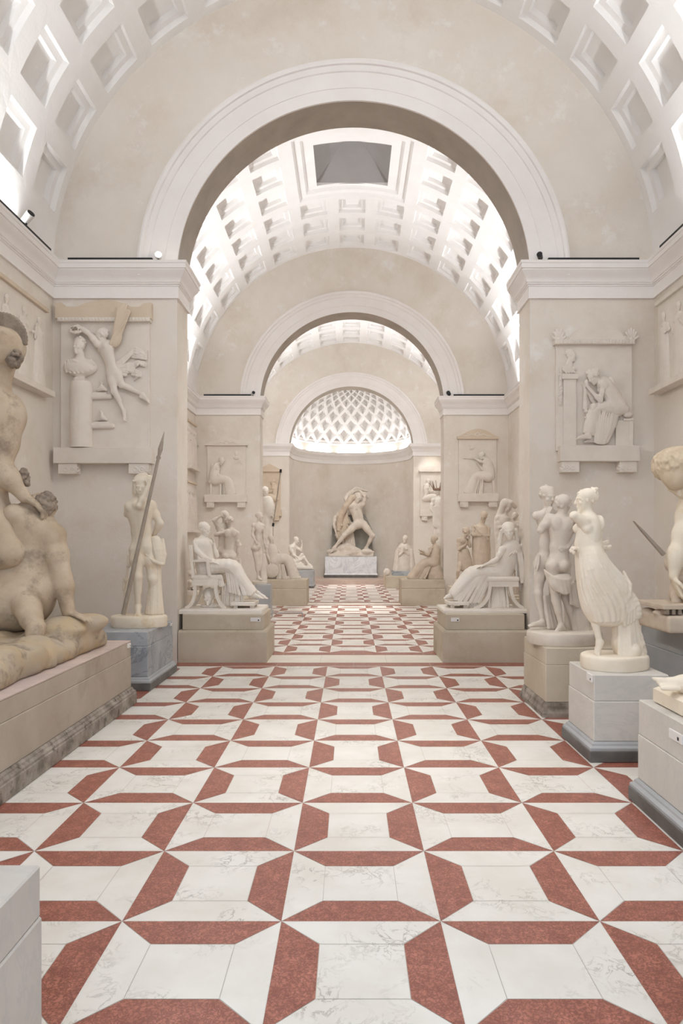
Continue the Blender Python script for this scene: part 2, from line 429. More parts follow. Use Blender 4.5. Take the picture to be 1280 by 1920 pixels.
apse()
# far reveal of the apse arch
# ================================================================== implicit sculpting
# Figures are modelled as smoothly blended volumes in a local frame (u right, v down, w towards
# the viewer of the relief/statue front; unit = the statue's own scale), then meshed.
def A3(p): return np.array(p,dtype=np.float32)
def unit(v):
    v=A3(v); l=float(np.linalg.norm(v)); return v/l if l>1e-6 else v
class Sculpt:
    def __init__(s,Y0,h=1.2,wscale=1.0,k=3.0):
        s.Y0=Y0; s.h=h; s.ops=[]; s.k=k; s.ws=wscale; s.lo=np.array([1e9]*3); s.hi=-s.lo
        s.xf=None
    def _bb(s,pts,r):
        pts=np.array(pts,dtype=float).reshape(-1,3)
        s.lo=np.minimum(s.lo,pts.min(0)-r); s.hi=np.maximum(s.hi,pts.max(0)+r)
    # round cone
    def cone(s,a,b,ra,rb=None,k=None,sub=False):
        rb=ra if rb is None else rb
        a=A3(a);b=A3(b); s.ops.append(('c',a,b,ra,rb,s.k if k is None else k,sub))
        if not sub: s._bb([a,b],max(ra,rb)+2)
        return s
    def chain(s,pts,rs,k=None):
        if not isinstance(rs,(list,tuple)): rs=[rs]*len(pts)
        for i in range(len(pts)-1): s.cone(pts[i],pts[i+1],rs[i],rs[i+1],k)
        return s
    def ball(s,c,r,k=None,sub=False): return s.cone(c,c,r,r,k,sub)
    # oriented ellipsoid, axes rows of R (3x3) with radii
    def ell(s,c,r,R=None,k=None,sub=False):
        c=A3(c); r=A3(r); R=np.eye(3,dtype=np.float32) if R is None else np.array(R,dtype=np.float32)
        s.ops.append(('e',c,r,R,s.k if k is None else k,sub))
        if not sub: s._bb([c],float(max(r))+2)
        return s
    # smooth tube of elliptic section between two rows (u,v,w,ru,rw)
    def ellseg(s,A,B,k=None):
        A=A3(A);B=A3(B); d=unit(B[:3]-A[:3]); f=A3((0,0,1)) if abs(d[2])<.9 else A3((0,-1,0)); f=unit(f-d*float(f@d)); r=unit(np.cross(d,f))
        s.ops.append(('t',A,B,r,f,s.k if k is None else k,False)); s._bb([A[:3],B[:3]],float(max(A[3],A[4],B[3],B[4]))+2); return s
    def boxs(s,lo,hi,rd=1.0,k=None,sub=False):
        lo=A3(lo);hi=A3(hi); s.ops.append(('b',(lo+hi)/2,(hi-lo)/2,rd,s.k if k is None else k,sub))
        if not sub: s._bb([lo,hi],2)
        return s
    def curls(s,c,r,n,rad,seed=1,R=None,front=None,lim=.2,k=.6):
        """small locks scattered over an ellipsoid"""
        g=random.Random(seed); R=np.eye(3) if R is None else np.array(R)
        i=0
        while i<n:
            d=unit([g.gauss(0,1) for _ in range(3)])
            if front is not None and float(np.dot(d,front))>lim: continue
            p=A3(c)+ (d[0]*r[0])*R[0]+(d[1]*r[1])*R[1]+(d[2]*r[2])*R[2]
            s.ball(p,rad*g.uniform(.7,1.25),k); i+=1
        return s
    def folds(s,A,B,n,r0,r1,mid=None,seed=3,jit=.25,k=None,t0=0,t1=1):
        """n cloth folds running from polyline A to polyline B (through polyline mid)"""
        g=random.Random(seed)
        def at(Pl,t):
            Pl=[A3(p) for p in Pl]; x=t*(len(Pl)-1); i=min(int(x),len(Pl)-2); return Pl[i]+(Pl[i+1]-Pl[i])*(x-i)
        for i in range(n):
            t=t0+(t1-t0)*(i+.5)/n; a=g.uniform(-jit,jit)/n; b=g.uniform(-jit,jit)/n
            ta=min(max(t+a,0),1); tb=min(max(t+b,0),1)
            q=g.uniform(.8,1.2)
            if mid is None: s.cone(at(A,ta),at(B,tb),r0*q,r1*q,k)
            else:
                m=at(mid,(ta+tb)/2); s.cone(at(A,ta),m,r0*q,(r0+r1)/2*q,k); s.cone(m,at(B,tb),(r0+r1)/2*q,r1*q,k)
        return s
    def field(s):
        h=s.h; lo=s.lo-2*h; hi=s.hi+2*h
        n=np.ceil((hi-lo)/h).astype(int)+1
        D=np.full(tuple(n),1e3,dtype=np.float32)
        ax=[(lo[i]+np.arange(n[i])*h).astype(np.float32) for i in range(3)]
        for op in s.ops:
            k=op[-2]; m=k+2.5*h
            if op[0]=='c': bl=np.minimum(op[1],op[2])-max(op[3],op[4])-m; bh=np.maximum(op[1],op[2])+max(op[3],op[4])+m
            elif op[0]=='t': R_=float(max(op[1][3],op[1][4],op[2][3],op[2][4])); bl=np.minimum(op[1][:3],op[2][:3])-R_-m; bh=np.maximum(op[1][:3],op[2][:3])+R_+m
            elif op[0]=='e': R_=float(max(op[2])); bl=op[1]-R_-m; bh=op[1]+R_+m
            else: bl=op[1]-op[2]-m; bh=op[1]+op[2]+m
            i0=np.maximum(((bl-lo)/h).astype(int),0); i1=np.minimum(np.ceil((bh-lo)/h).astype(int)+1,n)
            if (i1<=i0).any(): continue
            sl=tuple(slice(i0[i],i1[i]) for i in range(3))
            x=ax[0][sl[0]][:,None,None]; y=ax[1][sl[1]][None,:,None]; z=ax[2][sl[2]][None,None,:]
            if op[0]=='c':
                _,a,b,ra,rb,_,_=op; d=b-a; L=float(d@d)
                px,py,pz=x-a[0],y-a[1],z-a[2]
                if L<1e-6: q=np.sqrt(px*px+py*py+pz*pz)-ra
                else:
                    t=np.clip((px*d[0]+py*d[1]+pz*d[2])/L,0,1)
                    q=np.sqrt((px-t*d[0])**2+(py-t*d[1])**2+(pz-t*d[2])**2)-(ra+(rb-ra)*t)
            elif op[0]=='t':
                _,A,B,r,f,_,_=op; d=B[:3]-A[:3]; L=float(d@d); px,py,pz=x-A[0],y-A[1],z-A[2]
                t0=(px*d[0]+py*d[1]+pz*d[2])/L; t=np.clip(t0,0,1)
                a1=px*r[0]+py*r[1]+pz*r[2]; b1=px*f[0]+py*f[1]+pz*f[2]; c1=(t0-t)*math.sqrt(L)
                ru=A[3]+(B[3]-A[3])*t; rw=A[4]+(B[4]-A[4])*t; mn=np.minimum(ru,rw)
                e=np.sqrt((a1/ru)**2+(b1/rw)**2+(c1/(mn*.6))**2)
                g=np.sqrt((a1/ru**2)**2+(b1/rw**2)**2+(c1/(mn*.6)**2)**2)
                q=e*(e-1)/np.maximum(g,1e-4); q=np.where(e<.3,-mn*.7,q)
            elif op[0]=='e':
                _,c,r,R,_,_=op; px,py,pz=x-c[0],y-c[1],z-c[2]
                e=[(px*R[i][0]+py*R[i][1]+pz*R[i][2])/r[i] for i in range(3)]
                k0=np.sqrt(e[0]**2+e[1]**2+e[2]**2)
                k1=np.sqrt((e[0]/r[0])**2+(e[1]/r[1])**2+(e[2]/r[2])**2)
                q=k0*(k0-1)/np.maximum(k1,1e-5)
            else:
                _,c,hf,rd,_,_=op
                ex=np.abs(x-c[0])-hf[0]+rd; ey=np.abs(y-c[1])-hf[1]+rd; ez=np.abs(z-c[2])-hf[2]+rd
                q=np.sqrt(np.maximum(ex,0)**2+np.maximum(ey,0)**2+np.maximum(ez,0)**2)+np.minimum(np.maximum(ex,np.maximum(ey,ez)),0)-rd
            V=D[sl]
            if op[-1]:  # subtract
                nq=-q
                hh=np.maximum(k-np.abs(V-nq),0)/max(k,1e-4); D[sl]=np.maximum(V,nq)+hh*hh*k*.25
            else:
                hh=np.maximum(k-np.abs(V-q),0)/max(k,1e-4); D[sl]=np.minimum(V,q)-hh*hh*k*.25
        return D,lo
    def mesh(s):
        D,lo=s.field(); h=s.h
        ins=D<0
        nx,ny,nz=[d-1 for d in D.shape]
        cnt=np.zeros((nx,ny,nz),np.float32); acc=np.zeros((nx,ny,nz,3),np.float32)
        cn=[(i,j,k) for i in (0,1) for j in (0,1) for k in (0,1)]
        def sub(M,c): return M[c[0]:c[0]+nx,c[1]:c[1]+ny,c[2]:c[2]+nz]
        for a in range(8):
            for b in range(a+1,8):
                ca,cb=cn[a],cn[b]
                if sum(abs(ca[i]-cb[i]) for i in range(3))!=1: continue
                cross=sub(ins,ca)!=sub(ins,cb)
                idx=np.nonzero(cross)
                da=sub(D,ca)[idx]; db=sub(D,cb)[idx]; t=da/(da-db)
                p=np.array(ca,np.float32)[None]+(np.array(cb,np.float32)-np.array(ca,np.float32))[None]*t[:,None]
                acc[idx]+=p; cnt[idx]+=1
        act=cnt>0; ids=np.full(cnt.shape,-1,np.int64); ids[act]=np.arange(act.sum())
        ii=np.argwhere(act); V=(acc[act]/cnt[act][:,None]+ii)*h+lo
        Fs=[]
        for axis in range(3):
            o=[0,0,0]; o[axis]=1
            A=ins[:nx,:ny,:nz]; B=ins[o[0]:o[0]+nx,o[1]:o[1]+ny,o[2]:o[2]+nz]
            c=A!=B
            u,v=[(1,2),(2,0),(0,1)][axis]
            q=np.argwhere(c); q=q[(q[:,u]>0)&(q[:,v]>0)]
            fl=A[q[:,0],q[:,1],q[:,2]]
            def g(du,dv):
                w=q.copy(); w[:,u]-=du; w[:,v]-=dv; return ids[w[:,0],w[:,1],w[:,2]]
            f=np.stack([g(0,0),g(1,0),g(1,1),g(0,1)],1)
            f[~fl]=f[~fl][:,::-1]; Fs.append(f)
        Fq=np.concatenate(Fs); Fq=Fq[(Fq>=0).all(1)]
        return V,Fq
    def world(s,V):
        if s.xf is not None: V=s.xf(V)
        k=s.Y0/F
        W=np.empty_like(V); W[:,0]=(V[:,0]-HX)*k+CX; W[:,1]=s.Y0-V[:,2]*k*s.ws; W[:,2]=HC+(HY-V[:,1])*k
        return W
    def build(s,name,m,parent=None,relax=1):
        V,Fq=s.mesh()
        # light relaxation of the staircase
        for _ in range(relax):
            e=np.concatenate([Fq[:,[0,1]],Fq[:,[1,2]],Fq[:,[2,3]],Fq[:,[3,0]]])
            S=np.zeros_like(V); c=np.zeros(len(V))
            np.add.at(S,e[:,0],V[e[:,1]]); np.add.at(c,e[:,0],1); np.add.at(S,e[:,1],V[e[:,0]]); np.add.at(c,e[:,1],1)
            V=V*.5+S/np.maximum(c,1)[:,None]*.5
        W=s.world(V)
        off=np.zeros(3); q=parent; top=parent
        while q is not None: off+=np.array(q.location); top=q; q=q.parent
        if top is not None and top.get('category')=='statue': W[:,2]=np.maximum(W[:,2],top.location.z+.0015)   # nothing sinks into the pedestal
        W=W-off
        Fq=Fq[:,::-1]
        me=bpy.data.meshes.new(name); nf=len(Fq)
        me.vertices.add(len(W)); me.vertices.foreach_set('co',W.astype(np.float32).ravel())
        me.loops.add(nf*4); me.loops.foreach_set('vertex_index',Fq.astype(np.int32).ravel())
        me.polygons.add(nf); me.polygons.foreach_set('loop_start',np.arange(0,nf*4,4,dtype=np.int32))
        me.polygons.foreach_set('loop_total',np.full(nf,4,np.int32)) if False else None
        me.polygons.foreach_set('use_smooth',np.ones(nf,bool))
        me.materials.append(m); me.update(calc_edges=True); me.validate()
        o=bpy.data.objects.new(name,me); return link(o,parent)
# ------------------------------------------------------------------ anatomy
def frame(right,up,front):
    f=unit(front); u=A3(up); u=unit(u-f*float(u@f)); r=np.cross(u,f)
    if float(r@A3(right))<0: r=-r
    return r,u,f
UPV=(0,-1,0)
def head(S,c,face,hu,up=UPV,sex='m',k=None,beard=False,detail=True):
    c=A3(c); f=unit(face); u=A3(up); u=unit(u-f*float(u@f)); r=np.cross(u,f); R=[r,u,f]; k=.10*hu if k is None else k
    at=lambda a,b,d: c+r*(a*hu)+u*(b*hu)+f*(d*hu)
    S.ell(at(0,.12,-.06),(.325*hu,.36*hu,.40*hu),R,k)
    S.ell(at(0,-.14,.10),(.25*hu,.34*hu,.27*hu),R,k)
    if not detail: return
    S.ell(at(0,.10,.30),(.23*hu,.06*hu,.07*hu),R,.06*hu)
    for q in (-1,1):
        S.ell(at(.125*q,.02,.40),(.075*hu,.055*hu,.09*hu),R,.05*hu,True)
        S.ball(at(.12*q,.02,.315),.055*hu,.02*hu)
        S.ell(at(.17*q,-.10,.26),(.09*hu,.08*hu,.07*hu),R,.06*hu)
        S.ell(at(.32*q,-.02,-.03),(.03*hu,.10*hu,.06*hu),R,.03*hu)
    S.cone(at(0,.08,.35),at(0,-.10,.44),.035*hu,.055*hu,.04*hu)
    S.ell(at(0,-.235,.355),(.10*hu,.025*hu,.045*hu),R,.02*hu)
    S.ell(at(0,-.285,.35),(.085*hu,.03*hu,.045*hu),R,.02*hu)
    S.ball(at(0,-.40,.27),.10*hu,.06*hu)
    if beard: S.ell(at(0,-.42,.22),(.2*hu,.22*hu,.16*hu),R,.08*hu)
def hand(S,w,d,palm,hu,curl=.4,k=None,spread=.1):
    """w wrist, d direction of the fingers, palm = normal of the palm"""
    w=A3(w); d=unit(d); n=A3(palm); n=unit(n-d*float(n@d)); s=np.cross(d,n); k=.03*hu if k is None else k
    S.ell(w+d*(.20*hu),(.17*hu,.13*hu,.06*hu),[d,s,n],.06*hu)
    for i,(o,l) in enumerate(((-.105,.26),(-.035,.30),(.035,.29),(.10,.22))):
        b=w+d*(.33*hu)+s*(o*hu); dd=unit(d+s*(o*spread*8))
        m=b+unit(dd+n*curl*.6)*(l*.5*hu); e=m+unit(dd+n*curl*1.8)*(l*.5*hu)
        S.cone(b-d*(.06*hu),m,.042*hu,.038*hu,k*.4); S.cone(m,e,.038*hu,.030*hu,k*.4)
    b=w+d*(.10*hu)-s*(.09*hu); m=b+unit(d*.7-s*.7+n*.3)*(.15*hu); e=m+unit(d*.9-s*.25+n*.4)*(.13*hu)
    S.cone(b,m,.055*hu,.045*hu,k); S.cone(m,e,.044*hu,.034*hu,k*.5)
def foot(S,a,t,hu,up=UPV):
    """a ankle, t tip of the toes"""
    a=A3(a);t=A3(t); d=unit(t-a); u=A3(up); dh=d-u*float(d@u); L=float(np.linalg.norm(t-a))
    sole=unit(t-(a-u*(.02*hu))); side=np.cross(u,sole); side=unit(side)
    heel=a-unit(dh+1e-4)*(.12*hu)-u*(.18*hu) if abs(float(d@u))<.8 else a-u*0.02*hu
    ball=a+(t-a)*.68
    S.cone(a,heel,.15*hu,.14*hu,.1*hu)
    S.cone(a,ball,.155*hu,.12*hu,.1*hu); S.cone(heel,ball,.12*hu,.11*hu,.1*hu)
    for i in range(5):
        o=(-.14+.07*i)*hu; l=(1.0,.98,.92,.84,.74)[i]
        S.cone(ball+side*(o*.9),ball+(t-ball)*l+side*o,.06*hu,(.055 if i==0 else .042)*hu,.02*hu)
def limb_leg(S,p,kn,an,hu,f,sex='m',fat=1.0,toe=None):
    p=A3(p);kn=A3(kn);an=A3(an); q=fat*hu
    S.cone(p,kn,.375*q,.235*q,.15*hu)
    S.ell(p+(kn-p)*.38+A3(f)*(.06*hu),(.31*q,.31*q,.62*q) if False else (.30*q,.30*q,.30*q),None,.2*hu)
    S.ball(kn+A3(f)*(.03*hu),.225*q,.1*hu)
    S.cone(kn,an,.215*q,.13*q,.12*hu)
    c=kn+(an-kn)*.30-A3(f)*(.07*hu)
    S.cone(c-(an-kn)*.10,c+(an-kn)*.14,.19*q,.16*q,.15*hu)
    S.ball(an,.135*q,.06*hu)
    if toe is not None: foot(S,an,toe,hu*fat)
def limb_arm(S,sh,el,wr,hu,sex='m',fat=1.0,hand_dir=None,palm=(0,0,1),curl=.5,hands=True):
    sh=A3(sh);el=A3(el);wr=A3(wr); q=fat*hu
    S.ball(sh,.25*q,.15*hu)
    S.cone(sh,el,.215*q,.165*q,.12*hu)
    c=sh+(el-sh)*.5; S.ball(c,.205*q,.15*hu)
    S.ball(el,.165*q,.06*hu)
    S.cone(el,wr,.165*q,.11*q,.1*hu)
    c=el+(wr-el)*.28; S.ball(c,.185*q,.15*hu)
    if hands: hand(S,wr,(wr-el) if hand_dir is None else hand_dir,palm,hu*fat,curl)
def torso(S,J,hu,front,pfront=None,sex='m',fat=1.0):
    sL,sR,nk,pv=A3(J['sL']),A3(J['sR']),A3(J['neck']),A3(J['pelv'])
    ch=A3(J['chest']) if 'chest' in J else nk+(pv-nk)*.36
    r,u,f=frame(sR-sL,nk-ch,front); R=[r,u,f]
    pf=front if pfront is None else pfront
    pL,pR=A3(J['pL']),A3(J['pR'])
    r2,u2,f2=frame(pR-pL,ch-pv,pf); R2=[r2,u2,f2]
    hw=float(np.linalg.norm(sR-sL))/2
    male=(sex=='m')
    q=hu*fat
    S.ell(ch+u*(.05*hu),((.66 if male else .56)*q,.80*q,(.47 if male else .42)*q),R,.2*hu)
    if hw>.3*hu:
        S.cone(sL,nk-u*(.22*hu),.24*q,.26*q,.25*hu); S.cone(sR,nk-u*(.22*hu),.24*q,.26*q,.25*hu)
    mid=ch+(pv-ch)*.55
    um=unit(u+u2) if float(u@u2)>-.5 else u
    fm=f+f2; fm=fm-um*float(fm@um)
    if float(np.linalg.norm(fm))<.3: fm=f-um*float(f@um)
    fm=unit(fm); rm=np.cross(um,fm)
    S.ell(mid,((.53 if male else .46)*q,.75*q,(.37 if male else .34)*q),[rm,um,fm],.25*hu)
    S.ell(pv,((.56 if male else .63)*q,.46*q,(.42 if male else .44)*q),R2,.25*hu)
    for s_,pp in ((-1,pL),(1,pR)):
        S.ball(pv-f2*(.20*hu)-u2*(.22*hu)+r2*(.25*s_*q),(.33 if male else .36)*q,.10*hu)
        if male: S.ell(ch+u*(.28*hu)+f*(.34*hu)+r*(.29*s_*q),(.30*q,.23*q,.15*q),R,.08*hu)
        else: S.ball(ch+u*(.10*hu)+f*(.34*hu)+r*(.26*s_*q),.21*q,.10*hu)
        S.ell(ch+u*(.30*hu)-f*(.34*hu)+r*(.30*s_*q),(.27*q,.36*q,.14*q),R,.10*hu)
    # spine and belly grooves
    S.cone(ch+u*(.5*hu)-f*(.60*hu),pv-f2*(.56*hu)+u2*(.25*hu),.13*hu,.10*hu,.12*hu,True)
    S.cone(ch-u*(.2*hu)+f*(.58*hu),pv+f2*(.50*hu)+u2*(.25*hu),.10*hu,.07*hu,.12*hu,True)
    S.ball(pv-f2*(.66*hu)-u2*(.28*hu),.10*hu,.08*hu,True)
def body(S,J,hu,front=(0,0,1),pfront=None,sex='m',fat=1.0,skip=(),curl=.5,detail=True,hands=True):
    """J: named joints. hu: height of the head"""
    torso(S,J,hu,front,pfront,sex,fat)
    hd=A3(J['head']); nk=A3(J['neck']); fc=J.get('face',front)
    up=J.get('up',unit(hd-nk)*.5+A3(UPV)*.5)
    if 'head' not in skip:
        S.cone(nk-unit(hd-nk)*(.15*hu),hd-A3(unit(up))*(.15*hu)-unit(fc)*(.05*hu),(.25 if sex=='m' else .2)*hu*fat,(.22 if sex=='m' else .18)*hu*fat,.15*hu)
        head(S,hd,fc,hu,up,sex,detail=detail,beard=J.get('beard',False))
    pf=front if pfront is None else pfront
    lf=.92 if sex=='f' else 1.0
    for q in 'LR':
        if 'e'+q in J and 'arm'+q not in skip:
            limb_arm(S,J['s'+q],J['e'+q],J['h'+q],hu,sex,fat*(.86 if sex=='f' else 1),J.get('f'+q),J.get('m'+q,front),J.get('c'+q,curl),hands and ('hand'+q not in skip))
        if 'k'+q in J and 'leg'+q not in skip:
            limb_leg(S,J['p'+q],J['k'+q],J['a'+q],hu,J.get('kf'+q,pf),sex,fat*lf,J.get('t'+q))
def hair_cap(S,J,hu,bun=None,seed=1,n=46,rad=.07,front=None,lift=0.0,band=False):
    hd=A3(J['head']); f=unit(J.get('face',front if front is not None else (0,0,1)))
    up=A3(J.get('up',unit(hd-A3(J['neck']))*.5+A3(UPV)*.5)); u=unit(up-f*float(up@f)); r=np.cross(u,f); R=[r,u,f]
    c=hd+u*((.17+lift)*hu)-f*(.12*hu); rr=(.355*hu,.355*hu,.40*hu)
    S.ell(c,rr,R,.05*hu)
    S.curls(c,rr,n,rad*hu,seed,R,front=unit(f*.9-u*.45),lim=.28,k=.03*hu)
    if bun is not None:
        b=hd+r*(bun[0]*hu)+u*(bun[1]*hu)+f*(bun[2]*hu); br=bun[3]*hu
        S.ball(b,br,.05*hu); S.curls(b,(br,br,br),14,rad*1.1*hu,seed+5,R,k=.03*hu)
    if band: 
        for i in range(16):
            a0,a1=2*PI*i/16,2*PI*(i+1)/16
            g=lambda a: hd+u*(.20*hu)+r*(math.cos(a)*.37*hu)+f*(math.sin(a)*.42*hu-.04*hu)
            S.cone(g(a0),g(a1),.03*hu,.03*hu,.01)
def statue(name,label,Y0,base_px,cat='statue',group=None):
    p=P(base_px[0],base_px[1],Y0)
    return thing(name,label,cat,(p.x,p.y,p.z),group)
def stack(S,rows,n=14,k=4.0,th=.16):
    """tube of elliptic section along a curve; rows=[(u,v,w,ru,rw)...]"""
    rows=[A3(r) for r in rows]
    out=[]
    for i in range(len(rows)-1):
        p0=rows[max(i-1,0)];p1=rows[i];p2=rows[i+1];p3=rows[min(i+2,len(rows)-1)]
        for j in range(3):
            t=j/3; out.append(.5*((2*p1)+(-p0+p2)*t+(2*p0-5*p1+4*p2-p3)*t*t+(-p0+3*p1-3*p2+p3)*t**3))
    out.append(rows[-1])
    for a_,b_ in zip(out[:-1],out[1:]): S.ellseg(a_,b_,k)
    return S
# ================================================================== pedestals
def pedestal(name,label,x0,x1,y0,y1,zt,shaft,mould=None,base=None,joint=None,base_h=.09,mould_h=.06,out=.05,card=None,group=None,z0=0.0):
    cx,cy=(x0+x1)/2,(y0+y1)/2
    t=thing(name,label,'pedestal',(cx,cy,z0),group)
    zb=z0
    if base is not None:
        mb=MB(); mb.box(x0-out,x1+out,y0-out,y1+out,z0,z0+base_h,.006); mb.build('foot_slab',base,t); zb=z0+base_h
    if mould is not None:
        mb=MB(); h=mould_h
        mb.ring_profile([(-out*.85,zb),(-out*.85,zb+h*.3),(-out*.45,zb+h*.55),(-out*.4,zb+h*.75),(-out*.1,zb+h),(0.02,zb+h)],x0,x1,y0,y1)
        mb.build('base_moulding',mould,t); zb+=h
    lv=[zb]+([joint] if joint else [])+[zt]
    for i in range(len(lv)-1):
        mb=MB(); e=.004 if (i==0 and joint) else 0
        mb.box(x0-e,x1+e,y0-e,y1+e,lv[i],lv[i+1],.006)
        mb.build('stone_block',shaft,t)
    if card is not None:
        # card=(face,(a0,a1),(z0,z1)) small label on the shaft
        face,(a0,a1),(c0,c1)=card; mb=MB()
        if face=='front': mb.box(a0,a1,y0-.012,y0+.001,c0,c1,.002)
        elif face=='left': mb.box(x0-.012,x0+.001,a0,a1,c0,c1,.002)
        else: mb.box(x1-.001,x1+.012,a0,a1,c0,c1,.002)
        c=mb.build('label_card',M['card'],t); c['label']='small white label card'
        mb=MB(); w=(a1-a0)*.12; zc=c0+(c1-c0)*.25; ac=a0+(a1-a0)*.72
        if face=='front': mb.box(ac,ac+w,y0-.0135,y0-.011,zc,zc+w)
        elif face=='left': ac=a0+(a1-a0)*.2; mb.box(x0-.0135,x0-.011,ac,ac+w,zc,zc+w)
        else: mb.box(x1+.011,x1+.0135,ac,ac+w,zc,zc+w)
        mb.build('printed_mark',M['dark_metal'],c)
    return t
def hull_pt(rows,s,th):
    """point and outward normal on the surface of a stack of flattened discs"""
    x=min(max(s,0),.9999)*(len(rows)-1); j=int(x); q=rows[j]+(rows[j+1]-rows[j])*(x-j)
    d0=rows[j+1][:3]-rows[j][:3]
    if j+2<len(rows): d0=d0*(1-(x-j))+(rows[j+2][:3]-rows[j+1][:3])*(x-j)
    d=unit(d0); f=A3((0,0,1)) if abs(d[2])<.9 else A3((0,-1,0)); f=unit(f-d*float(f@d)); r=unit(np.cross(d,f))
    if r[0]<0 or (abs(r[0])<.3 and r[1]<0): r=-r
    n=r*math.cos(th)+f*math.sin(th)
    return q[:3]+r*(q[3]*math.cos(th))+f*(q[4]*math.sin(th)), n
def drape(S,rows,n,top=(0,180),bot=None,r0=2.0,r1=3.5,s0=0.0,s1=1.0,seed=1,jit=.3,k=1.2,seg=7,sink=.35,bend=0.0,hull=True,hk=5.0):
    """cloth tube: a stacked hull with n raised folds winding over its surface.
    angles in degrees: 0 right, 90 front, 180 left, 270 back"""
    R=[A3(q) for q in rows]
    if hull:
        L=sum(float(np.linalg.norm(R[i+1][:3]-R[i][:3])) for i in range(len(R)-1))
        stack(S,R,max(6,int(L/5)),hk)
    bot=top if bot is None else bot; g=random.Random(seed)
    for i in range(n):
        a=(i+.5+g.uniform(-jit,jit))/n; b=(i+.5+g.uniform(-jit,jit))/n
        t0=math.radians(top[0]+(top[1]-top[0])*a); t1=math.radians(bot[0]+(bot[1]-bot[0])*b)
        e0=s0+g.uniform(0,.12)*(s1-s0); q=g.uniform(.75,1.25); last=None
        for j in range(seg+1):
            x=j/seg; th=t0+(t1-t0)*(x*x*(3-2*x)) if bend==0 else t0+(t1-t0)*(x**(1+bend))
            p,nn=hull_pt(R,e0+(s1-e0)*x,th); r=(r0+(r1-r0)*x)*q
            p=p-nn*(r*sink)
            if last is not None: S.cone(last[0],p,last[1],r,k)
            last=(p,r)
    return S
def rock_disc(name,parent,px,py,Y,ru,zb,mat,aspect=.8,seed=1):
    """oval statue base: pixel of the centre of its top, radius in pixels at depth Y; stands at zb"""
    k=Y/F; c=P(px,py,Y); g=random.Random(seed); ph=[g.uniform(0,6) for _ in range(4)]
    wob=lambda q,z: .025*math.sin(3*q+ph[0])+.018*math.sin(5*q+ph[1]+z*9)+.01*math.sin(9*q+ph[2])
    r=ru*k; h=c.z-zb
    mb=MB(); zb+=.0015; prof=[(r*.97,zb),(r*1.0,zb+h*.15),(r*1.0,c.z-h*.2),(r*.98,c.z-h*.06),(r*.94,c.z)]
    mb.lathe(prof,c.x,c.y,48,1,aspect,wob)
    return mb.build(name,mat,parent,smooth=True,sharp=40)
# ================================================================== right side, front room
ZP=.665
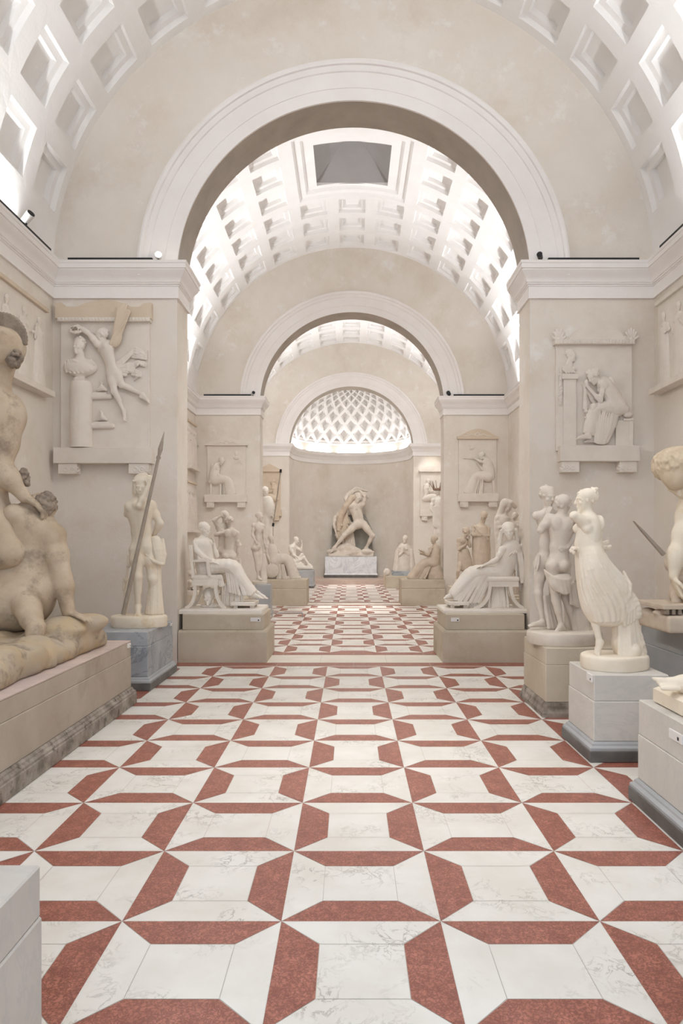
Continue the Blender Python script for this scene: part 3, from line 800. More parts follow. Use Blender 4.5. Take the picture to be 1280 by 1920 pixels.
# ---- dancer
pedestal('pedestal','pale grey two-course pedestal with dark foot slab, under the skirted dancing statue',1.84,2.42,5.44,6.06,ZP,M['pale_grey'],M['bluegrey'],M['dark_base'],joint=.46,card=('left',(5.46,5.58),(.60,.66)))
def dancer():
    Y=5.75; t=statue('dancing_woman_statue','cream statue of a dancing woman on tiptoe in a windblown skirt, hand behind her back',Y,(1150,1226)); t.location.z=ZP
    S=Sculpt(Y,1.05); hu=43
    J=dict(head=(1097,938,-2),face=(-.88,.08,-.05),neck=(1103,969,-2),chest=(1103,995,-2),pelv=(1105,1046,0),
        sL=(1089,978,12),sR=(1121,980,-8),pL=(1100,1052,4),pR=(1112,1052,-9),
        eL=(1068,968,20),hL=(1086,964,-4),fL=(.6,-.3,-.8),mL=(-.5,0,-.8),
        eR=(1127,1032,-12),hR=(1140,1027,-30),fR=(.5,.2,-.8),cR=.2,
        kL=(1108,1140,2),aL=(1122,1204,6),tL=(1113,1231,10))
    body(S,J,hu,front=(-.85,0,.45),sex='f',fat=1.04)
    S.build('figure',M['plaster_cream'],t)
    H=Sculpt(Y,1.0,k=1.5); hair_cap(H,J,hu,bun=(0,.36,-.42,.16),seed=3,band=False)
    H.curls((1112,928,0),(6,10,8),16,4,9,k=1)
    H.build('hair',M['plaster_cream'],t)
    D=Sculpt(Y,1.1,k=4)
    stack(D,[(1104,984,-1,21,17),(1103,1004,-1,21,17),(1103,1018,-1,22,17)],6,6)
    R=[(1103,1022,-1,23,19),(1105,1040,1,25,27),(1110,1062,2,31,31),(1123,1092,2,42,30),(1134,1118,2,47,30),(1140,1142,2,45,26),(1141,1162,2,37,21)]
    drape(D,R,11,(30,175),(4,155),2.2,4.6,.05,.98,seed=5,k=1.3,bend=.0,sink=.12,seg=10)
    drape(D,R,7,(190,330),(190,330),1.8,4.2,.05,.98,seed=6,k=2.5,sink=.25,hull=False)
    drape(D,[(1103,1015,-1,24,19),(1104,1032,-1,24,19)],22,(0,180),None,2.0,2.2,0,1,seed=2,k=.8,seg=2)
    D.chain([(1080,1033,8),(1092,1034,19),(1110,1034,21),(1126,1034,14)],1.8,1)
    D.chain([(1166,1072,8),(1176,1096,12),(1170,1116,20),(1156,1130,26),(1150,1138,27)],[2.5,4,5,5,3],2)
    stack(D,[(1168,1116,10,16,8),(1176,1136,11,19,9),(1180,1158,10,19,8)],5,4); D.folds([(1150,1134,25),(1170,1118,20),(1184,1106,6)],[(1158,1172,21),(1180,1163,17),(1199,1148,2)],9,2.0,3.4,mid=[(1157,1152,26),(1180,1138,21),(1193,1128,5)],seed=8,k=1.6,jit=.5)
    D.folds([(1128,1020,-20),(1130,1031,-22)],[(1149,1014,-28),(1152,1032,-28)],5,3.0,2.4,seed=4,k=.4,jit=.5).curls((1150,1023,-28),(4,9,5),10,2.6,3,k=.6)
    D.curls((1073,1032,10),(8,5,5),16,3,4,k=1)
    D.build('drapery',M['plaster_cream'],t)
    T=Sculpt(Y,1.2,k=4)
    T.chain([(1172,1150,-4),(1172,1180,-4),(1174,1206,-4),(1178,1218,-4)],[20,21,24,26],6)
    T.chain([(1190,1165,-4),(1196,1195,-2),(1200,1222,0)],[8,9,12],4).ball((1198,1206,6),8).ball((1182,1218,16),13).ball((1160,1200,8),8)
    T.folds([(1154,1158,8),(1172,1158,16),(1190,1160,8)],[(1152,1228,14),(1174,1228,22),(1200,1228,10)],9,3,4,seed=6,k=2)
    T.build('tree_trunk',M['plaster_cream'],t)
    rock_disc('oval_base',t,1150,1226,Y,62,ZP,M['plaster_cream'],.85,3)
dancer()
# ---- standing couple
pedestal('pedestal','square stone-coloured pedestal with stepped foot, carrying the embracing couple statue',1.85,2.66,6.81,7.66,ZP,M['stone'],M['stone_dark'],None,joint=.5,mould_h=.14)
def couple():
    Y=7.15; m=M['plaster_grey']; t=statue('embracing_couple_statue','pale statue of an embracing couple seen from behind on an oval base',Y,(1056,1182)); t.location.z=ZP
    hu=37
    # man, back to us
    S=Sculpt(Y,1.0)
    J=dict(head=(1055,947,4),face=(.55,.15,-.75),neck=(1050,970,4),chest=(1049,993,6),pelv=(1044,1052,6),
        sL=(1030,973,6),sR=(1074,972,2),pL=(1033,1062,6),pR=(1056,1060,4),
        eL=(1011,995,8),hL=(1026,965,0),fL=(.4,-.9,-.2),mL=(.5,0,-.8),
        eR=(1088,1000,-16),hR=(1094,1020,-28),
        kL=(1040,1124,6),aL=(1050,1172,6),tL=(1034,1190,14),kR=(1062,1120,-6),aR=(1078,1172,-8),tR=(1084,1190,-10))
    body(S,J,hu,front=(.1,0,-1),sex='m',fat=.92)
    # companion behind, facing us over his shoulder
    J2=dict(head=(1034,930,-24),face=(.35,.25,.9),neck=(1034,955,-26),chest=(1036,985,-26),pelv=(1030,1052,-24),
        sL=(1012,966,-24),sR=(1056,966,-26),pL=(1020,1062,-24),pR=(1044,1062,-26),
        eR=(1080,1002,-4),hR=(1060,1026,14),fR=(-.9,.2,.35),mR=(0,0,-1),cR=.2,
        kL=(1014,1114,-20),aL=(1022,1168,-18),tL=(992,1175,-8),kR=(1046,1120,-30),aR=(1046,1172,-30),tR=(1040,1180,-22))
    body(S,J2,hu,front=(.15,0,1),sex='f',fat=.95)
    S.build('figures',m,t)
    H=Sculpt(Y,1.0,k=1.5); hair_cap(H,J,hu,seed=5,n=70,rad=.085); hair_cap(H,J2,hu,seed=6,n=60,rad=.08,lift=.02); H.build('hair',m,t)
    D=Sculpt(Y,1.0,k=3)
    R=[(1046,1078,6,18,15),(1046,1092,6,20,17),(1048,1104,6,22,18)]
    stack(D,[(1044,1080,14,19,7),(1046,1092,16,19,9),(1047,1103,15,15,8)],5,5)
    for q in range(8):
        x=q/7; a=A3((1017+7*x,1068+22*x,10)); b=A3((1042+6*x,1086+24*x,25)); c=A3((1067-1*x,1082+22*x,16))
        pts=[a*(1-t)**2+(2*b-.5*(a+c))*2*t*(1-t)+c*t*t for t in (0,.17,.34,.5,.66,.83,1)]
        D.chain(pts,[1.6,2.2,2.6,2.8,2.6,2.2,1.6],1.2)
    D.curls((1066,1090,15),(4,8,4),14,2.4,3,k=1)
    D.folds([(1062,1092,14),(1072,1092,4)],[(1066,1130,10),(1084,1136,2)],6,3,3.4,seed=3,k=1.0)
    D.folds([(1066,1040,-6),(1080,1030,-14)],[(1068,1092,6),(1086,1080,-10)],6,3.5,4,seed=13,k=1.2)
    D.folds([(1024,1120,-14),(1036,1120,-20)],[(1030,1178,-8),(1056,1180,-20)],8,3,3.6,seed=4,k=1.2)
    D.chain([(1012,1040,-14),(1008,1054,-10),(1004,1066,-8)],[2.4,3,2],1).chain([(1014,1042,-12),(1011,1058,-8),(1008,1070,-6)],[2,2.6,1.6],1)
    D.build('drapery',m,t)
    T=Sculpt(Y,1.2,k=4)
    T.chain([(1084,1090,-26),(1086,1130,-26),(1090,1170,-24)],[10,20,24],6).folds([(1070,1130,-10),(1098,1130,-12)],[(1074,1184,-4),(1106,1184,-8)],6,4,5,seed=6,k=2)
    T.build('rock_support',m,t)
    rock_disc('oval_base',t,1056,1182,Y,68,ZP,m,.8,4)
couple()
# ================================================================== left side, front room
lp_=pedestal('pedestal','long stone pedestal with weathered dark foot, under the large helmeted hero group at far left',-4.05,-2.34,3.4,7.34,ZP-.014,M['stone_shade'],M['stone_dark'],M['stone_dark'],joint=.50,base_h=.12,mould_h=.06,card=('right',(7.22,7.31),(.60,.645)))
mb=MB(); mb.box(-4.05,-2.338,3.4,7.342,ZP-.014,ZP,.003); mb.build('pinkish_top_slab',M['pinktop'],lp_)
def big_group():
    Y=6.5; m=M['aged']; t=statue('hero_group_statue','large stained statue of a crested helmeted fighter kneeling over a fallen opponent, at left edge',Y,(40,1200))
    t.location.z=ZP
    S=Sculpt(Y,2.0,k=6); hu=104
    J=dict(head=(0,664,0),face=(-.75,.15,.35),up=(.1,-1,0),neck=(-12,742,0),chest=(-26,806,0),pelv=(-42,952,-6),
        sL=(-72,776,20),sR=(14,778,-4),pL=(-66,968,-6),pR=(-24,966,6),
        eL=(-120,850,60),hL=(-110,760,110),
        eR=(14,884,22),hR=(52,932,14),fR=(.8,.5,-.1),mR=(0,1,0),cR=.9,
        kR=(36,1036,34),aR=(-74,1080,16),tR=(-104,1096,14),
        kL=(-70,1096,40),aL=(-130,1150,0),tL=(-150,1170,20))
    body(S,J,hu,front=(-.55,.1,.8),sex='m',fat=1.02)
    S.build('fighter_figure',m,t)
    H=Sculpt(Y,1.5,k=3)
    H.ell((0,655,-2),(41,43,45),None,4).cone((-30,676,22),(38,668,4),6,5,3)
    hel=H.build('helmet',m,t); hel['label']='smooth helmet dome'
    H=Sculpt(Y,1.2,k=2)
    for i in range(54):
        a=math.radians(196-i*3.85); d=A3((math.cos(a)*.95,-math.sin(a),0))
        p=A3((1,637,-2)); H.cone(p+d*26,p+d*(49+(i%2)*1.0),3.0,3.2,.7)
    H.build('helmet_crest',M['aged_hair'],hel)
    H=Sculpt(Y,1.4,k=1.5)
    H.curls((34,676,14),(12,16,14),46,4.5,3,k=1.5); H.ell((34,676,12),(9,13,11),None,2)
    H.build('hair',M['aged_hair'],t)
    # fallen opponent: human torso growing from a horse's body
    C=Sculpt(Y,2.0,k=8)
    C.ell((60,1000,-10),(46,46,44),None,14).ell((52,1050,-6),(44,60,44),None,16)
    C.cone((50,960,-12),(66,946,-14),24,20,8)
    head(C,(68,948,-14),(-.55,-.75,.3),62,up=(.85,-.5,0))
    C.cone((34,965,14),(98,1006,0),20,24,10)
    C.cone((98,1004,0),(117,1082,4),23,18,8).ball((108,1040,4),22,8)
    C.cone((117,1082,4),(132,1146,10),18,12,6).ball((121,1100,5),19.5,8)
    hand(C,(134,1147,12),(1,.28,.25),(0,1,0),78,.15)
    C.ell((20,1120,-4),(78,66,70),None,18).ell((58,1110,6),(42,56,46),None,16).ell((-60,1130,20),(110,60,70),None,20)
    C.chain([(70,1128,44),(96,1152,82),(112,1166,100)],[28,19,15],6).chain([(112,1166,100),(113,1180,108)],[17,15],4)
    C.chain([(-10,1150,50),(0,1186,66),(6,1204,70)],[26,16,13],6)
    C.chain([(-120,1120,60),(-150,1180,80),(-160,1215,80)],[30,18,14],6)
    C.build('fallen_figure',m,t)
    H=Sculpt(Y,1.4,k=1.5)
    H.curls((82,946,-10),(17,22,24),170,4.0,7,k=1.0); H.ell((82,946,-10),(16,21,23),None,2)
    H.curls((40,898,-8),(9,18,10),40,4,8,k=1.2)
    H.ell((40,898,-8),(7,15,8),None,2)
    H.build('curly_hair',M['aged_hair'],t)
    # rock slab
    k=Y/F; U=lambda X:(X-CX)/k+HX; W=lambda y:(Y-y)/k; V=lambda z:HY-(z-HC)/k
    B=Sculpt(Y,3.4,k=14); g=random.Random(4)
    u0,u1=U(-3.95),U(-2.50); w0,w1=W(6.98),W(4.5)
    vt=V(.885); vb=V(ZP)
    B.boxs((u0,vt+4,w0),(u1,vb+30,w1),26)
    for i in range(60):
        u=g.uniform(u0+20,u1-14); w=g.uniform(w0+14,w1-14); r=g.uniform(14,30)
        B.ell((u,vt+8+g.uniform(-2,4),w),(r,g.uniform(8,16),r*1.3),None,12)
    for i in range(26):
        w=w0+(w1-w0)*i/26; B.ell((u1-4+g.uniform(-6,4),vt+26+g.uniform(-8,10),w),(10,g.uniform(12,20),16),None,12)
    for i in range(8):
        u=u0+(u1-u0)*i/8; B.ell((u+8,vt+24,w0+4+g.uniform(-3,4)),(18,20,11),None,10)
    for i in range(8): B.ell((135+g.uniform(-40,20),1172+g.uniform(-4,5),-20+g.uniform(-40,60)),(34,14,30),None,14)
    # keep the foot of the rock on the pedestal
    B.boxs((u0-200,vb-.2,w0-200),(u1+200,vb+90,w1+200),.1,.5,True)
    B.build('rock_base',M['aged_rock'],t)
big_group()
# ---- standing warrior with spear
pedestal('pedestal','grey veined marble pedestal with dark foot slab, under the spear-bearing warrior',-3.12,-2.36,8.02,9.14,ZP,M['grey'],M['bluegrey'],M['dark_base'],joint=.50,base_h=.09,mould_h=.06,card=('right',(9.02,9.09),(.61,.645)))
def warrior():
    Y=8.55; m=M['yellowed']; t=statue('spear_warrior_statue','yellowed standing nude warrior statue with crested helmet leaning on a long spear',Y,(260,1153)); t.location.z=ZP
    S=Sculpt(Y,.95); hu=35.5
    J=dict(head=(266,916,4),face=(.15,.12,.95),neck=(262,938,0),chest=(262,962,0),pelv=(267,1022,0),
        sL=(243,950,0),sR=(281,948,-6),pL=(257,1032,3),pR=(280,1030,-4),
        eL=(236,966,-14),hL=(240,985,-26),eR=(297,981,-10),hR=(283,1002,-22),
        kL=(261,1080,10),aL=(259,1138,2),tL=(264,1158,18),kR=(286,1084,0),aR=(289,1136,-14),tR=(298,1150,-6))
    body(S,J,hu,front=(-.12,0,1),sex='m',fat=1.06,skip=('armL',))
    S.cone((243,950,0),(237,964,-4),8,6.5,4)
    limb_arm(S,(256,948,4),(268,950,22),(282,911,14),hu,hand_dir=(.3,-.9,.1),palm=(-.4,0,-.9),curl=.9)
    S.build('figure',m,t)
    H=Sculpt(Y,.9,k=2)
    H.ell((266,906,2),(13,13,14),None,2)
    for i in range(22):
        a=math.radians(150-i*8); d=A3((math.cos(a)*.9,-math.sin(a),0)); p=A3((267,908,-3)); H.cone(p+d*10,p+d*20,3.0,2.2,.8)
    H.chain([(252,906,-8),(249,922,-12),(251,938,-12)],[6,5,3],2).cone((255,910,8),(256,926,8),3,2,1)
    H.cone((254,903,12),(278,903,12),2.6,2.6,2)
    H.build('crested_helmet',m,t)
    D=Sculpt(Y,1.0,k=3)
    R=[(289,1010,-4,9,9),(294,1032,-2,11,11),(297,1054,-2,8,9)]
    drape(D,R,6,(0,180),(10,150),2,2.4,seed=2)
    R=[(290,1046,-8,9,8),(289,1086,-8,10,9),(288,1122,-8,13,11),(288,1150,-8,16,12)]
    drape(D,R,11,(-10,190),None,1.8,3.0,seed=4,k=1.0)
    D.chain([(276,1040,8),(290,1052,10),(304,1058,4)],[2.5,3,3],1).chain([(304,1012,-4),(308,1040,-2),(306,1058,0)],[3,4,3],2)
    D.build('drapery',m,t)
    k=Y/F
    mb=MB(); a=P(308,809,Y-.30); b=P(231,1152,Y-.12); d=(a-b).normalized()
    mb.tube(b,a-d*.28,.027,.018,12); mb.tube(a-d*.33,a-d*.30,.026,.026,12)
    mb.build('spear_shaft',M['bronze'],t,smooth=True,sharp=40)
    mb=MB(); q=a-d*.30
    mb.tube(q,q+d*.09,.016,.030,8); mb.tube(q+d*.09,a,.030,.002,8); mb.build('spear_head',M['bronze'],t)
    G=Sculpt(Y,1.0,k=3)
    G.cone((236,1042,-16),(229,1150,-12),2.4,2.6).chain([(232,1088,-14),(238,1094,-14)],[3,3]).cone((243,1050,-12),(238,1062,-12),4,3)
    G.chain([(240,1086,-10),(236,1112,-8),(232,1148,-6)],[3,6,4],2).chain([(228,1086,-16),(226,1108,-16)],[2.5,2],2)
    G.build('sword_support',m,t)
    rock_disc('oval_base',t,260,1153,Y,52,ZP,m,.72,7)
warrior()
# ---- bottom left pedestal
tp=pedestal('pedestal','pale marble pedestal corner cropped at the lower left of the picture',-1.9,-1.04,1.05,2.25,ZP,M['pale_grey'],M['pale_grey'],M['dark_base'],joint=.5,base_h=.09,mould_h=.06)
def foreground_lump():
    Y=1.95; t=thing('draped_bust','grey rounded statue edge standing on the cropped lower left pedestal','statue',(-1.35,1.7,ZP))
    S=Sculpt(Y,9,k=30); k=Y/F; U=lambda X:(X-CX)/k+HX; V=lambda z:HY-(z-HC)/k
    S.ell((U(-1.36),V(.80),170),(150,95,150),None,20); S.ell((U(-1.40),V(1.02),170),(120,150,90),None,40)
    head(S,(U(-1.42),V(1.30),170),(.8,.1,.3),160)
    S.cone((U(-1.40),V(1.05),170),(U(-1.42),V(1.25),170),45,38,20)
    S.boxs((U(-2.2),V(ZP)-1,-400),(U(-.6),V(ZP)+400,700),.1,.5,True)
    S.build('bust',M['plaster_grey'],t)
foreground_lump()
pedestal('pedestal','low white marble block just entering the lower right edge of the picture',1.06,1.9,1.2,2.3,.44,M['white_marble'],M['white_marble'],None,mould_h=.06)
# ---- right foreground: slab with a reclining drapery
pedestal('pedestal','long mauve-grey pedestal in right foreground with label card and dark foot slab',1.84,2.9,2.6,4.60,ZP,M['pale_grey'],M['bluegrey'],M['dark_base'],joint=.44,base_h=.09,mould_h=.06,card=('left',(3.98,4.14),(.545,.60)))
def reclining():
    Y=4.3; k=Y/F; t=thing('reclining_statue','yellowed slab with a stretched paw-like limb under cloth, cropped at right edge','statue',(2.3,3.9,ZP))
    U=lambda X:(X-CX)/k+HX; V=lambda z:HY-(z-HC)/k; W=lambda y:(Y-y)/k
    mb=MB(); mb.ring_profile([(0.02,ZP),(0,ZP+.01),(0,ZP+.09),(.03,ZP+.11)],1.90,2.84,2.72,4.52); mb.build('slab',M['yellowed'],t)
    S=Sculpt(Y,2.6,k=10)
    S.chain([(U(1.85),V(.845),W(4.28)),(U(1.98),V(.835),W(4.26)),(U(2.2),V(.85),W(4.2)),(U(2.5),V(.90),W(4.0))],[6,16,24,34],10)
    S.cone((U(1.85),V(.85),W(4.28)),(U(1.80),V(.862),W(4.29)),7,3,4)
    for i in range(4): S.cone((U(1.92),V(.855-.012*i),W(4.30-.03*i)),(U(1.83),V(.850-.012*i),W(4.30-.025*i)),5,4,3)
    S.ell((U(2.12),V(.80),W(3.85)),(42,14,60),None,12).ell((U(2.4),V(.84),W(3.6)),(70,34,90),None,16).ell((U(2.1),V(.79),W(3.4)),(50,18,70),None,14)
    S.folds([(U(2.02),V(.82),W(4.1)),(U(2.05),V(.82),W(3.5))],[(U(2.6),V(.93),W(3.9)),(U(2.6),V(.93),W(3.4))],7,8,10,seed=3,k=4)
    S.boxs((U(1.2),V(ZP+.11)+.5,W(6)),(U(3.4),V(ZP+.11)+120,W(2)),.1,.5,True)
    S.build('limb_under_cloth',M['plaster_cream'],t)
reclining()
# ---- large group at the right edge
pedestal('pedestal','tall blue-grey pedestal against the right wall behind the dancer',3.08,4.12,4.9,7.55,.88,M['bluegrey'],M['bluegrey'],M['dark_base'],joint=.62,base_h=.09,mould_h=.06)
def right_group():
    Y=6.7; m=M['yellowed']; t=statue('large_figure_statue','large yellowed statue of a bowed long-haired figure with hanging arm, at right edge',Y,(1290,1150)); t.location.z=.88
    S=Sculpt(Y,1.7,k=5); hu=92
    J=dict(head=(1276,890,0),face=(-.35,.75,.5),up=(-.3,-.6,.3),neck=(1308,938,-6),chest=(1330,985,-10),pelv=(1352,1085,-20),
        sL=(1282,968,16),sR=(1372,962,-20),pL=(1335,1095,-6),pR=(1372,1095,-26),
        eL=(1252,1035,34),hL=(1244,1078,40),fL=(.25,1,.1),mL=(.9,0,.2),cL=.3,
        eR=(1400,1030,0),hR=(1340,1060,40),kL=(1290,1120,60),aL=(1310,1138,10),kR=(1380,1125,50),aR=(1390,1138,-10))
    body(S,J,hu,front=(-.4,.3,.8),sex='m',fat=.86)
    S.build('figure',m,t)
    H=Sculpt(Y,1.3,k=3)
    H.ell((1268,874,6),(42,36,46),None,4).ell((1258,894,22),(26,26,26),None,8).cone((1246,880,14),(1252,912,20),14,8,6)
    g=random.Random(4)
    for i in range(64):
        th=2*PI*(i+.5*(i%2))/64; wv=g.uniform(0,6); last=None
        for j in range(9):
            ph=math.radians(8+(118+g.uniform(-8,8))*j/8); q=th+.09*math.sin(wv+j*1.5)
            d=A3((math.sin(ph)*math.cos(q),-math.cos(ph)*.9-.1*math.sin(ph),math.sin(ph)*math.sin(q)))
            p=A3((1268,876,6))+d*A3((43,37,47)); r=3.4+.8*math.sin(j*2+wv)
            if last is not None: H.cone(last[0],p,last[1],r,1.2)
            last=(p,r)
    H.build('curly_hair',M['yellow_hair'],t)
    C=Sculpt(Y,1.4,k=3); h2=38
    J=dict(head=(1266,1028,14),face=(.2,-.3,.9),neck=(1268,1050,10),chest=(1270,1068,8),pelv=(1276,1106,6),
        sL=(1252,1058,12),sR=(1286,1060,6),pL=(1268,1112,8),pR=(1286,1112,6),
        eL=(1256,1082,22),hL=(1284,1086,34),kL=(1254,1126,30),aL=(1262,1148,14),kR=(1290,1128,30),aR=(1286,1148,14))
    body(C,J,h2,front=(.1,0,1),sex='f',fat=1.0)
    C.build('small_figure',M['plaster_tan'],t)
    k=Y/F
    mb=MB(); a=P(1187,977,Y-.25); b=P(1244,1040,Y-.2); d=(b-a).normalized(); s=Vector((d.z,0,-d.x))
    v=[a,a+d*.12+s*.009,b+s*.017,b-s*.017,a+d*.12-s*.009]
    o=Vector((0,.02,0)); mb.add([x-o for x in v]+[x+o for x in v],[(0,1,2,3,4),(9,8,7,6,5)]+[(i,(i+1)%5+0,(i+1)%5+5,i+5) for i in range(5)])
    mb.build('blade',M['bronze'],t)
    B=Sculpt(Y,2.4,k=8); g=random.Random(3); vb=HY-(.88-HC)/k
    B.boxs((1212,1146,-70),(1420,vb+2,90),6)
    for i in range(40): B.ell((g.uniform(1222,1410),1149+g.uniform(-5,4),g.uniform(-50,82)),(g.uniform(10,20),g.uniform(5,10),g.uniform(10,20)),None,6)
    B.boxs((1000,vb-.2,-300),(1600,vb+80,300),.1,.5,True)
    B.build('rock_base',M['plaster_tan'],t)
    mb=MB()
    z1=P(0,1127,Y).z; 
    mb.box(P(1207,0,Y).x,P(1400,0,Y).x,Y-.42,Y+.2,P(0,1135,Y).z,z1,.004)
    mb.build('dentilled_plate',M['plaster_tan'],t)
    mb=MB()
    for i in range(9):
        x=P(1212+i*11,0,Y).x; mb.box(x,x+.03,Y-.41,Y-.3,P(0,1144,Y).z,P(0,1134,Y).z)
    dd=mb.build('dentils',M['aged_hair'],t)
right_group()
# ================================================================== under the near arch
def plinth(name,label,x0,x1,y0,y1,zl,zu,inset,card=None):
    t=thing(name,label,'plinth',((x0+x1)/2,(y0+y1)/2,0))
    mb=MB(); mb.ring_profile([(0,0),(0,zl-.03),(.012,zl)],x0,x1,y0,y1); mb.build('lower_block',M['stone'],t)
    mb=MB(); i=inset; mb.box(x0+i,x1-i,y0+i,y1-i,zl,zu,.008); u=mb.build('upper_block',M['stone'],t)
    if card:
        a0,a1,c0,c1=card; mb=MB(); mb.box(a0,a1,y0+i-.012,y0+i+.001,c0,c1,.002); c=mb.build('label_card',M['card'],t); c['label']='small white label card'
        mb=MB(); ac=a1-.035 ; mb.box(ac,ac+.018,y0+i-.0135,y0+i-.011,c0+.012,c0+.03); mb.build('printed_mark',M['dark_metal'],c)
    return t
plinth('plinth','two-step beige stone plinth under the left near arch, below the seated woman in an armchair',-2.46,-1.215,9.84,10.84,.452,.672,.05,(-1.45,-1.31,.57,.625))
plinth('plinth','two-step beige stone plinth under the right near arch, below the reclining seated woman',1.25,2.46,9.84,10.94,.452,.672,.05,(1.37,1.49,.57,.625))
ZU=.672
def arcbar(mb,pts,w,d,Y,yo=0):
    """flat curved bar in the picture plane of depth Y: pts in pixels, width px, depth metres"""
    n=len(pts); k=Y/F; L=[];Rr=[]
    P3=[P(p[0],p[1],Y) for p in pts]
    for i in range(n):
        a=P3[max(i-1,0)]; b=P3[min(i+1,n-1)]; t=(b-a).normalized(); s=Vector((t.z,0,-t.x))
        hw=(w if not isinstance(w,(list,tuple)) else w[i])*k/2
        L.append(P3[i]+s*hw); Rr.append(P3[i]-s*hw)
    arcbar.c+=1; d=d+.0035*(arcbar.c%9)
    v=[];f=[]
    for i in range(n):
        for q in (L[i],Rr[i]):
            v.append((q.x,Y+yo-d/2,q.z)); v.append((q.x,Y+yo+d/2,q.z))
    for i in range(n-1):
        a=4*i; b=a+4
        f+=[(a,a+2,b+2,b),(a+1,b+1,b+3,a+3),(a,b,b+1,a+1),(a+2,a+3,b+3,b+2)]
    f+=[(0,1,3,2),(4*n-4,4*n-2,4*n-1,4*n-3)]
    mb.add(v,f)
arcbar.c=0
def bez(a,b,c,n=8):
    return [((1-t)**2*a[0]+2*t*(1-t)*b[0]+t*t*c[0],(1-t)**2*a[1]+2*t*(1-t)*b[1]+t*t*c[1]) for t in [i/n for i in range(n+1)]]
def seated_left():
    Y=10.32; m=M['plaster']; t=statue('seated_woman_statue','white seated draped woman in a curved-leg armchair, hand raised towards her chin',Y,(424,1138)); t.location.z=ZU
    S=Sculpt(Y,.85,k=2.5); hu=27
    J=dict(head=(384,993,0),face=(.72,.12,.62),neck=(381,1012,0),chest=(380,1026,0),pelv=(384,1068,0),
        sL=(370,1019,8),sR=(394,1020,-8),pL=(388,1070,9),pR=(388,1070,-8),
        eR=(405,1042,-6),hR=(401,1019,2),fR=(-.2,-.9,.1),mR=(-.6,0,.6),cR=.9,
        eL=(378,1048,18),hL=(404,1054,20),fL=(1,.25,.1),mL=(0,1,0),
        kL=(438,1062,12),aL=(474,1112,10),tL=(494,1121,14),kR=(436,1060,-10),aR=(482,1113,-8),tR=(500,1123,-6))
    body(S,J,hu,front=(.62,0,.6),pfront=(.5,-.6,.5),sex='f',fat=1.0)
    S.build('figure',m,t)
    H=Sculpt(Y,.8,k=1.2); hair_cap(H,J,hu,bun=(0,.05,-.46,.15),seed=4,n=60,rad=.07); H.build('hair',m,t)
    D=Sculpt(Y,.85,k=2.5)
    R=[(380,1012,0,9,10),(380,1022,0,16,15),(381,1040,0,17,15),(384,1058,0,16,15),(388,1074,0,17,16)]
    drape(D,R,14,(-10,190),None,1.3,1.8,.12,1,seed=3,k=1.2)
    R=[(384,1068,0,15,17),(410,1062,2,13,20),(436,1063,2,13,20),(446,1078,2,12,19),(460,1098,2,11,18),(474,1112,2,9,16)]
    drape(D,R,13,(10,175),(0,180),1.4,1.9,.02,1,seed=5,k=1.2)
    D.folds([(424,1066,16),(440,1068,20),(452,1084,18)],[(430,1108,18),(452,1114,22),(474,1114,18)],10,1.6,2.2,seed=8,k=1)
    D.folds([(418,1092,14),(440,1098,16),(456,1104,14)],[(416,1134,6),(438,1134,12),(462,1130,12)],11,1.6,2.0,seed=9,k=.9)
    D.chain([(366,1016,12),(372,1032,16),(384,1044,18),(400,1050,20)],[3,5,5,3],2)
    D.build('drapery',m,t)
    C=MB(); yo=.10
    for yo in (-.19,.22):
        arcbar(C,bez((371,1096),(373,1130),(354,1138)),[6,6,6,6,6,6,6,6,7],.05,Y,yo)
        arcbar(C,bez((409,1096),(410,1128),(428,1139)),[6,6,6,6,6,6,6,6,7],.05,Y,yo)
        arcbar(C,bez((363,1022),(365,1050),(368,1082)),5,.05,Y,yo)
        arcbar(C,[(365,1051),(396,1050)],4,.05,Y,yo)
        arcbar(C,[(394,1050),(396,1066),(398,1080)],[4,6,5],.05,Y,yo)
        arcbar(C,[(366,1092),(414,1092)],9,.05,Y,yo)
    q0=P(366,1086,Y); q1=P(414,1080,Y); C.box(q0.x,q1.x,Y-.2,Y+.24,q0.z-.07,q1.z,.01)
    C.build('armchair',m,t)
    C=Sculpt(Y,.9,k=2); C.boxs((366,1077,-30),(421,1087,26),4); C.folds([(410,1078,24),(420,1078,22)],[(414,1098,22),(424,1096,20)],4,2,2.4,seed=2,k=.8); C.build('seat_cushion',m,t)
    K=Sculpt(Y,.9,k=2); head(K,(393,1119,10),(0,.05,1),30); K.ell((393,1137,2),(17,8,12),None,3); K.ell((393,1112,4),(12,10,12),None,2); K.curls((393,1113,4),(12,10,12),30,2.2,3,front=unit((0,.6,.8)),lim=.2,k=.8)
    K.boxs((370,1138,-40),(420,1160,40),.1,.3,True)
    K.build('carved_head_support',m,t)
    mb=MB(); a=P(437,1127,Y); b=P(482,1133,Y); mb.box(a.x,b.x,Y-.25,Y+.2,b.z,a.z,.006)
    for px in (442,472):
        for yy in (-.2,.12): 
            a=P(px,1133,Y); c=P(px+7,0,Y); mb.box(a.x,c.x,Y+yy,Y+yy+.06,P(0,1138.5,Y).z,a.z)
    mb.build('footstool',m,t)
    mb=MB(); a=P(347,0,Y); b=P(497,0,Y); mb.ring_profile([(0,ZU),(0,P(0,1141,Y).z),(.01,P(0,1138,Y).z)],a.x,b.x,Y-.38,Y+.42); mb.build('statue_plate',m,t)
seated_left()
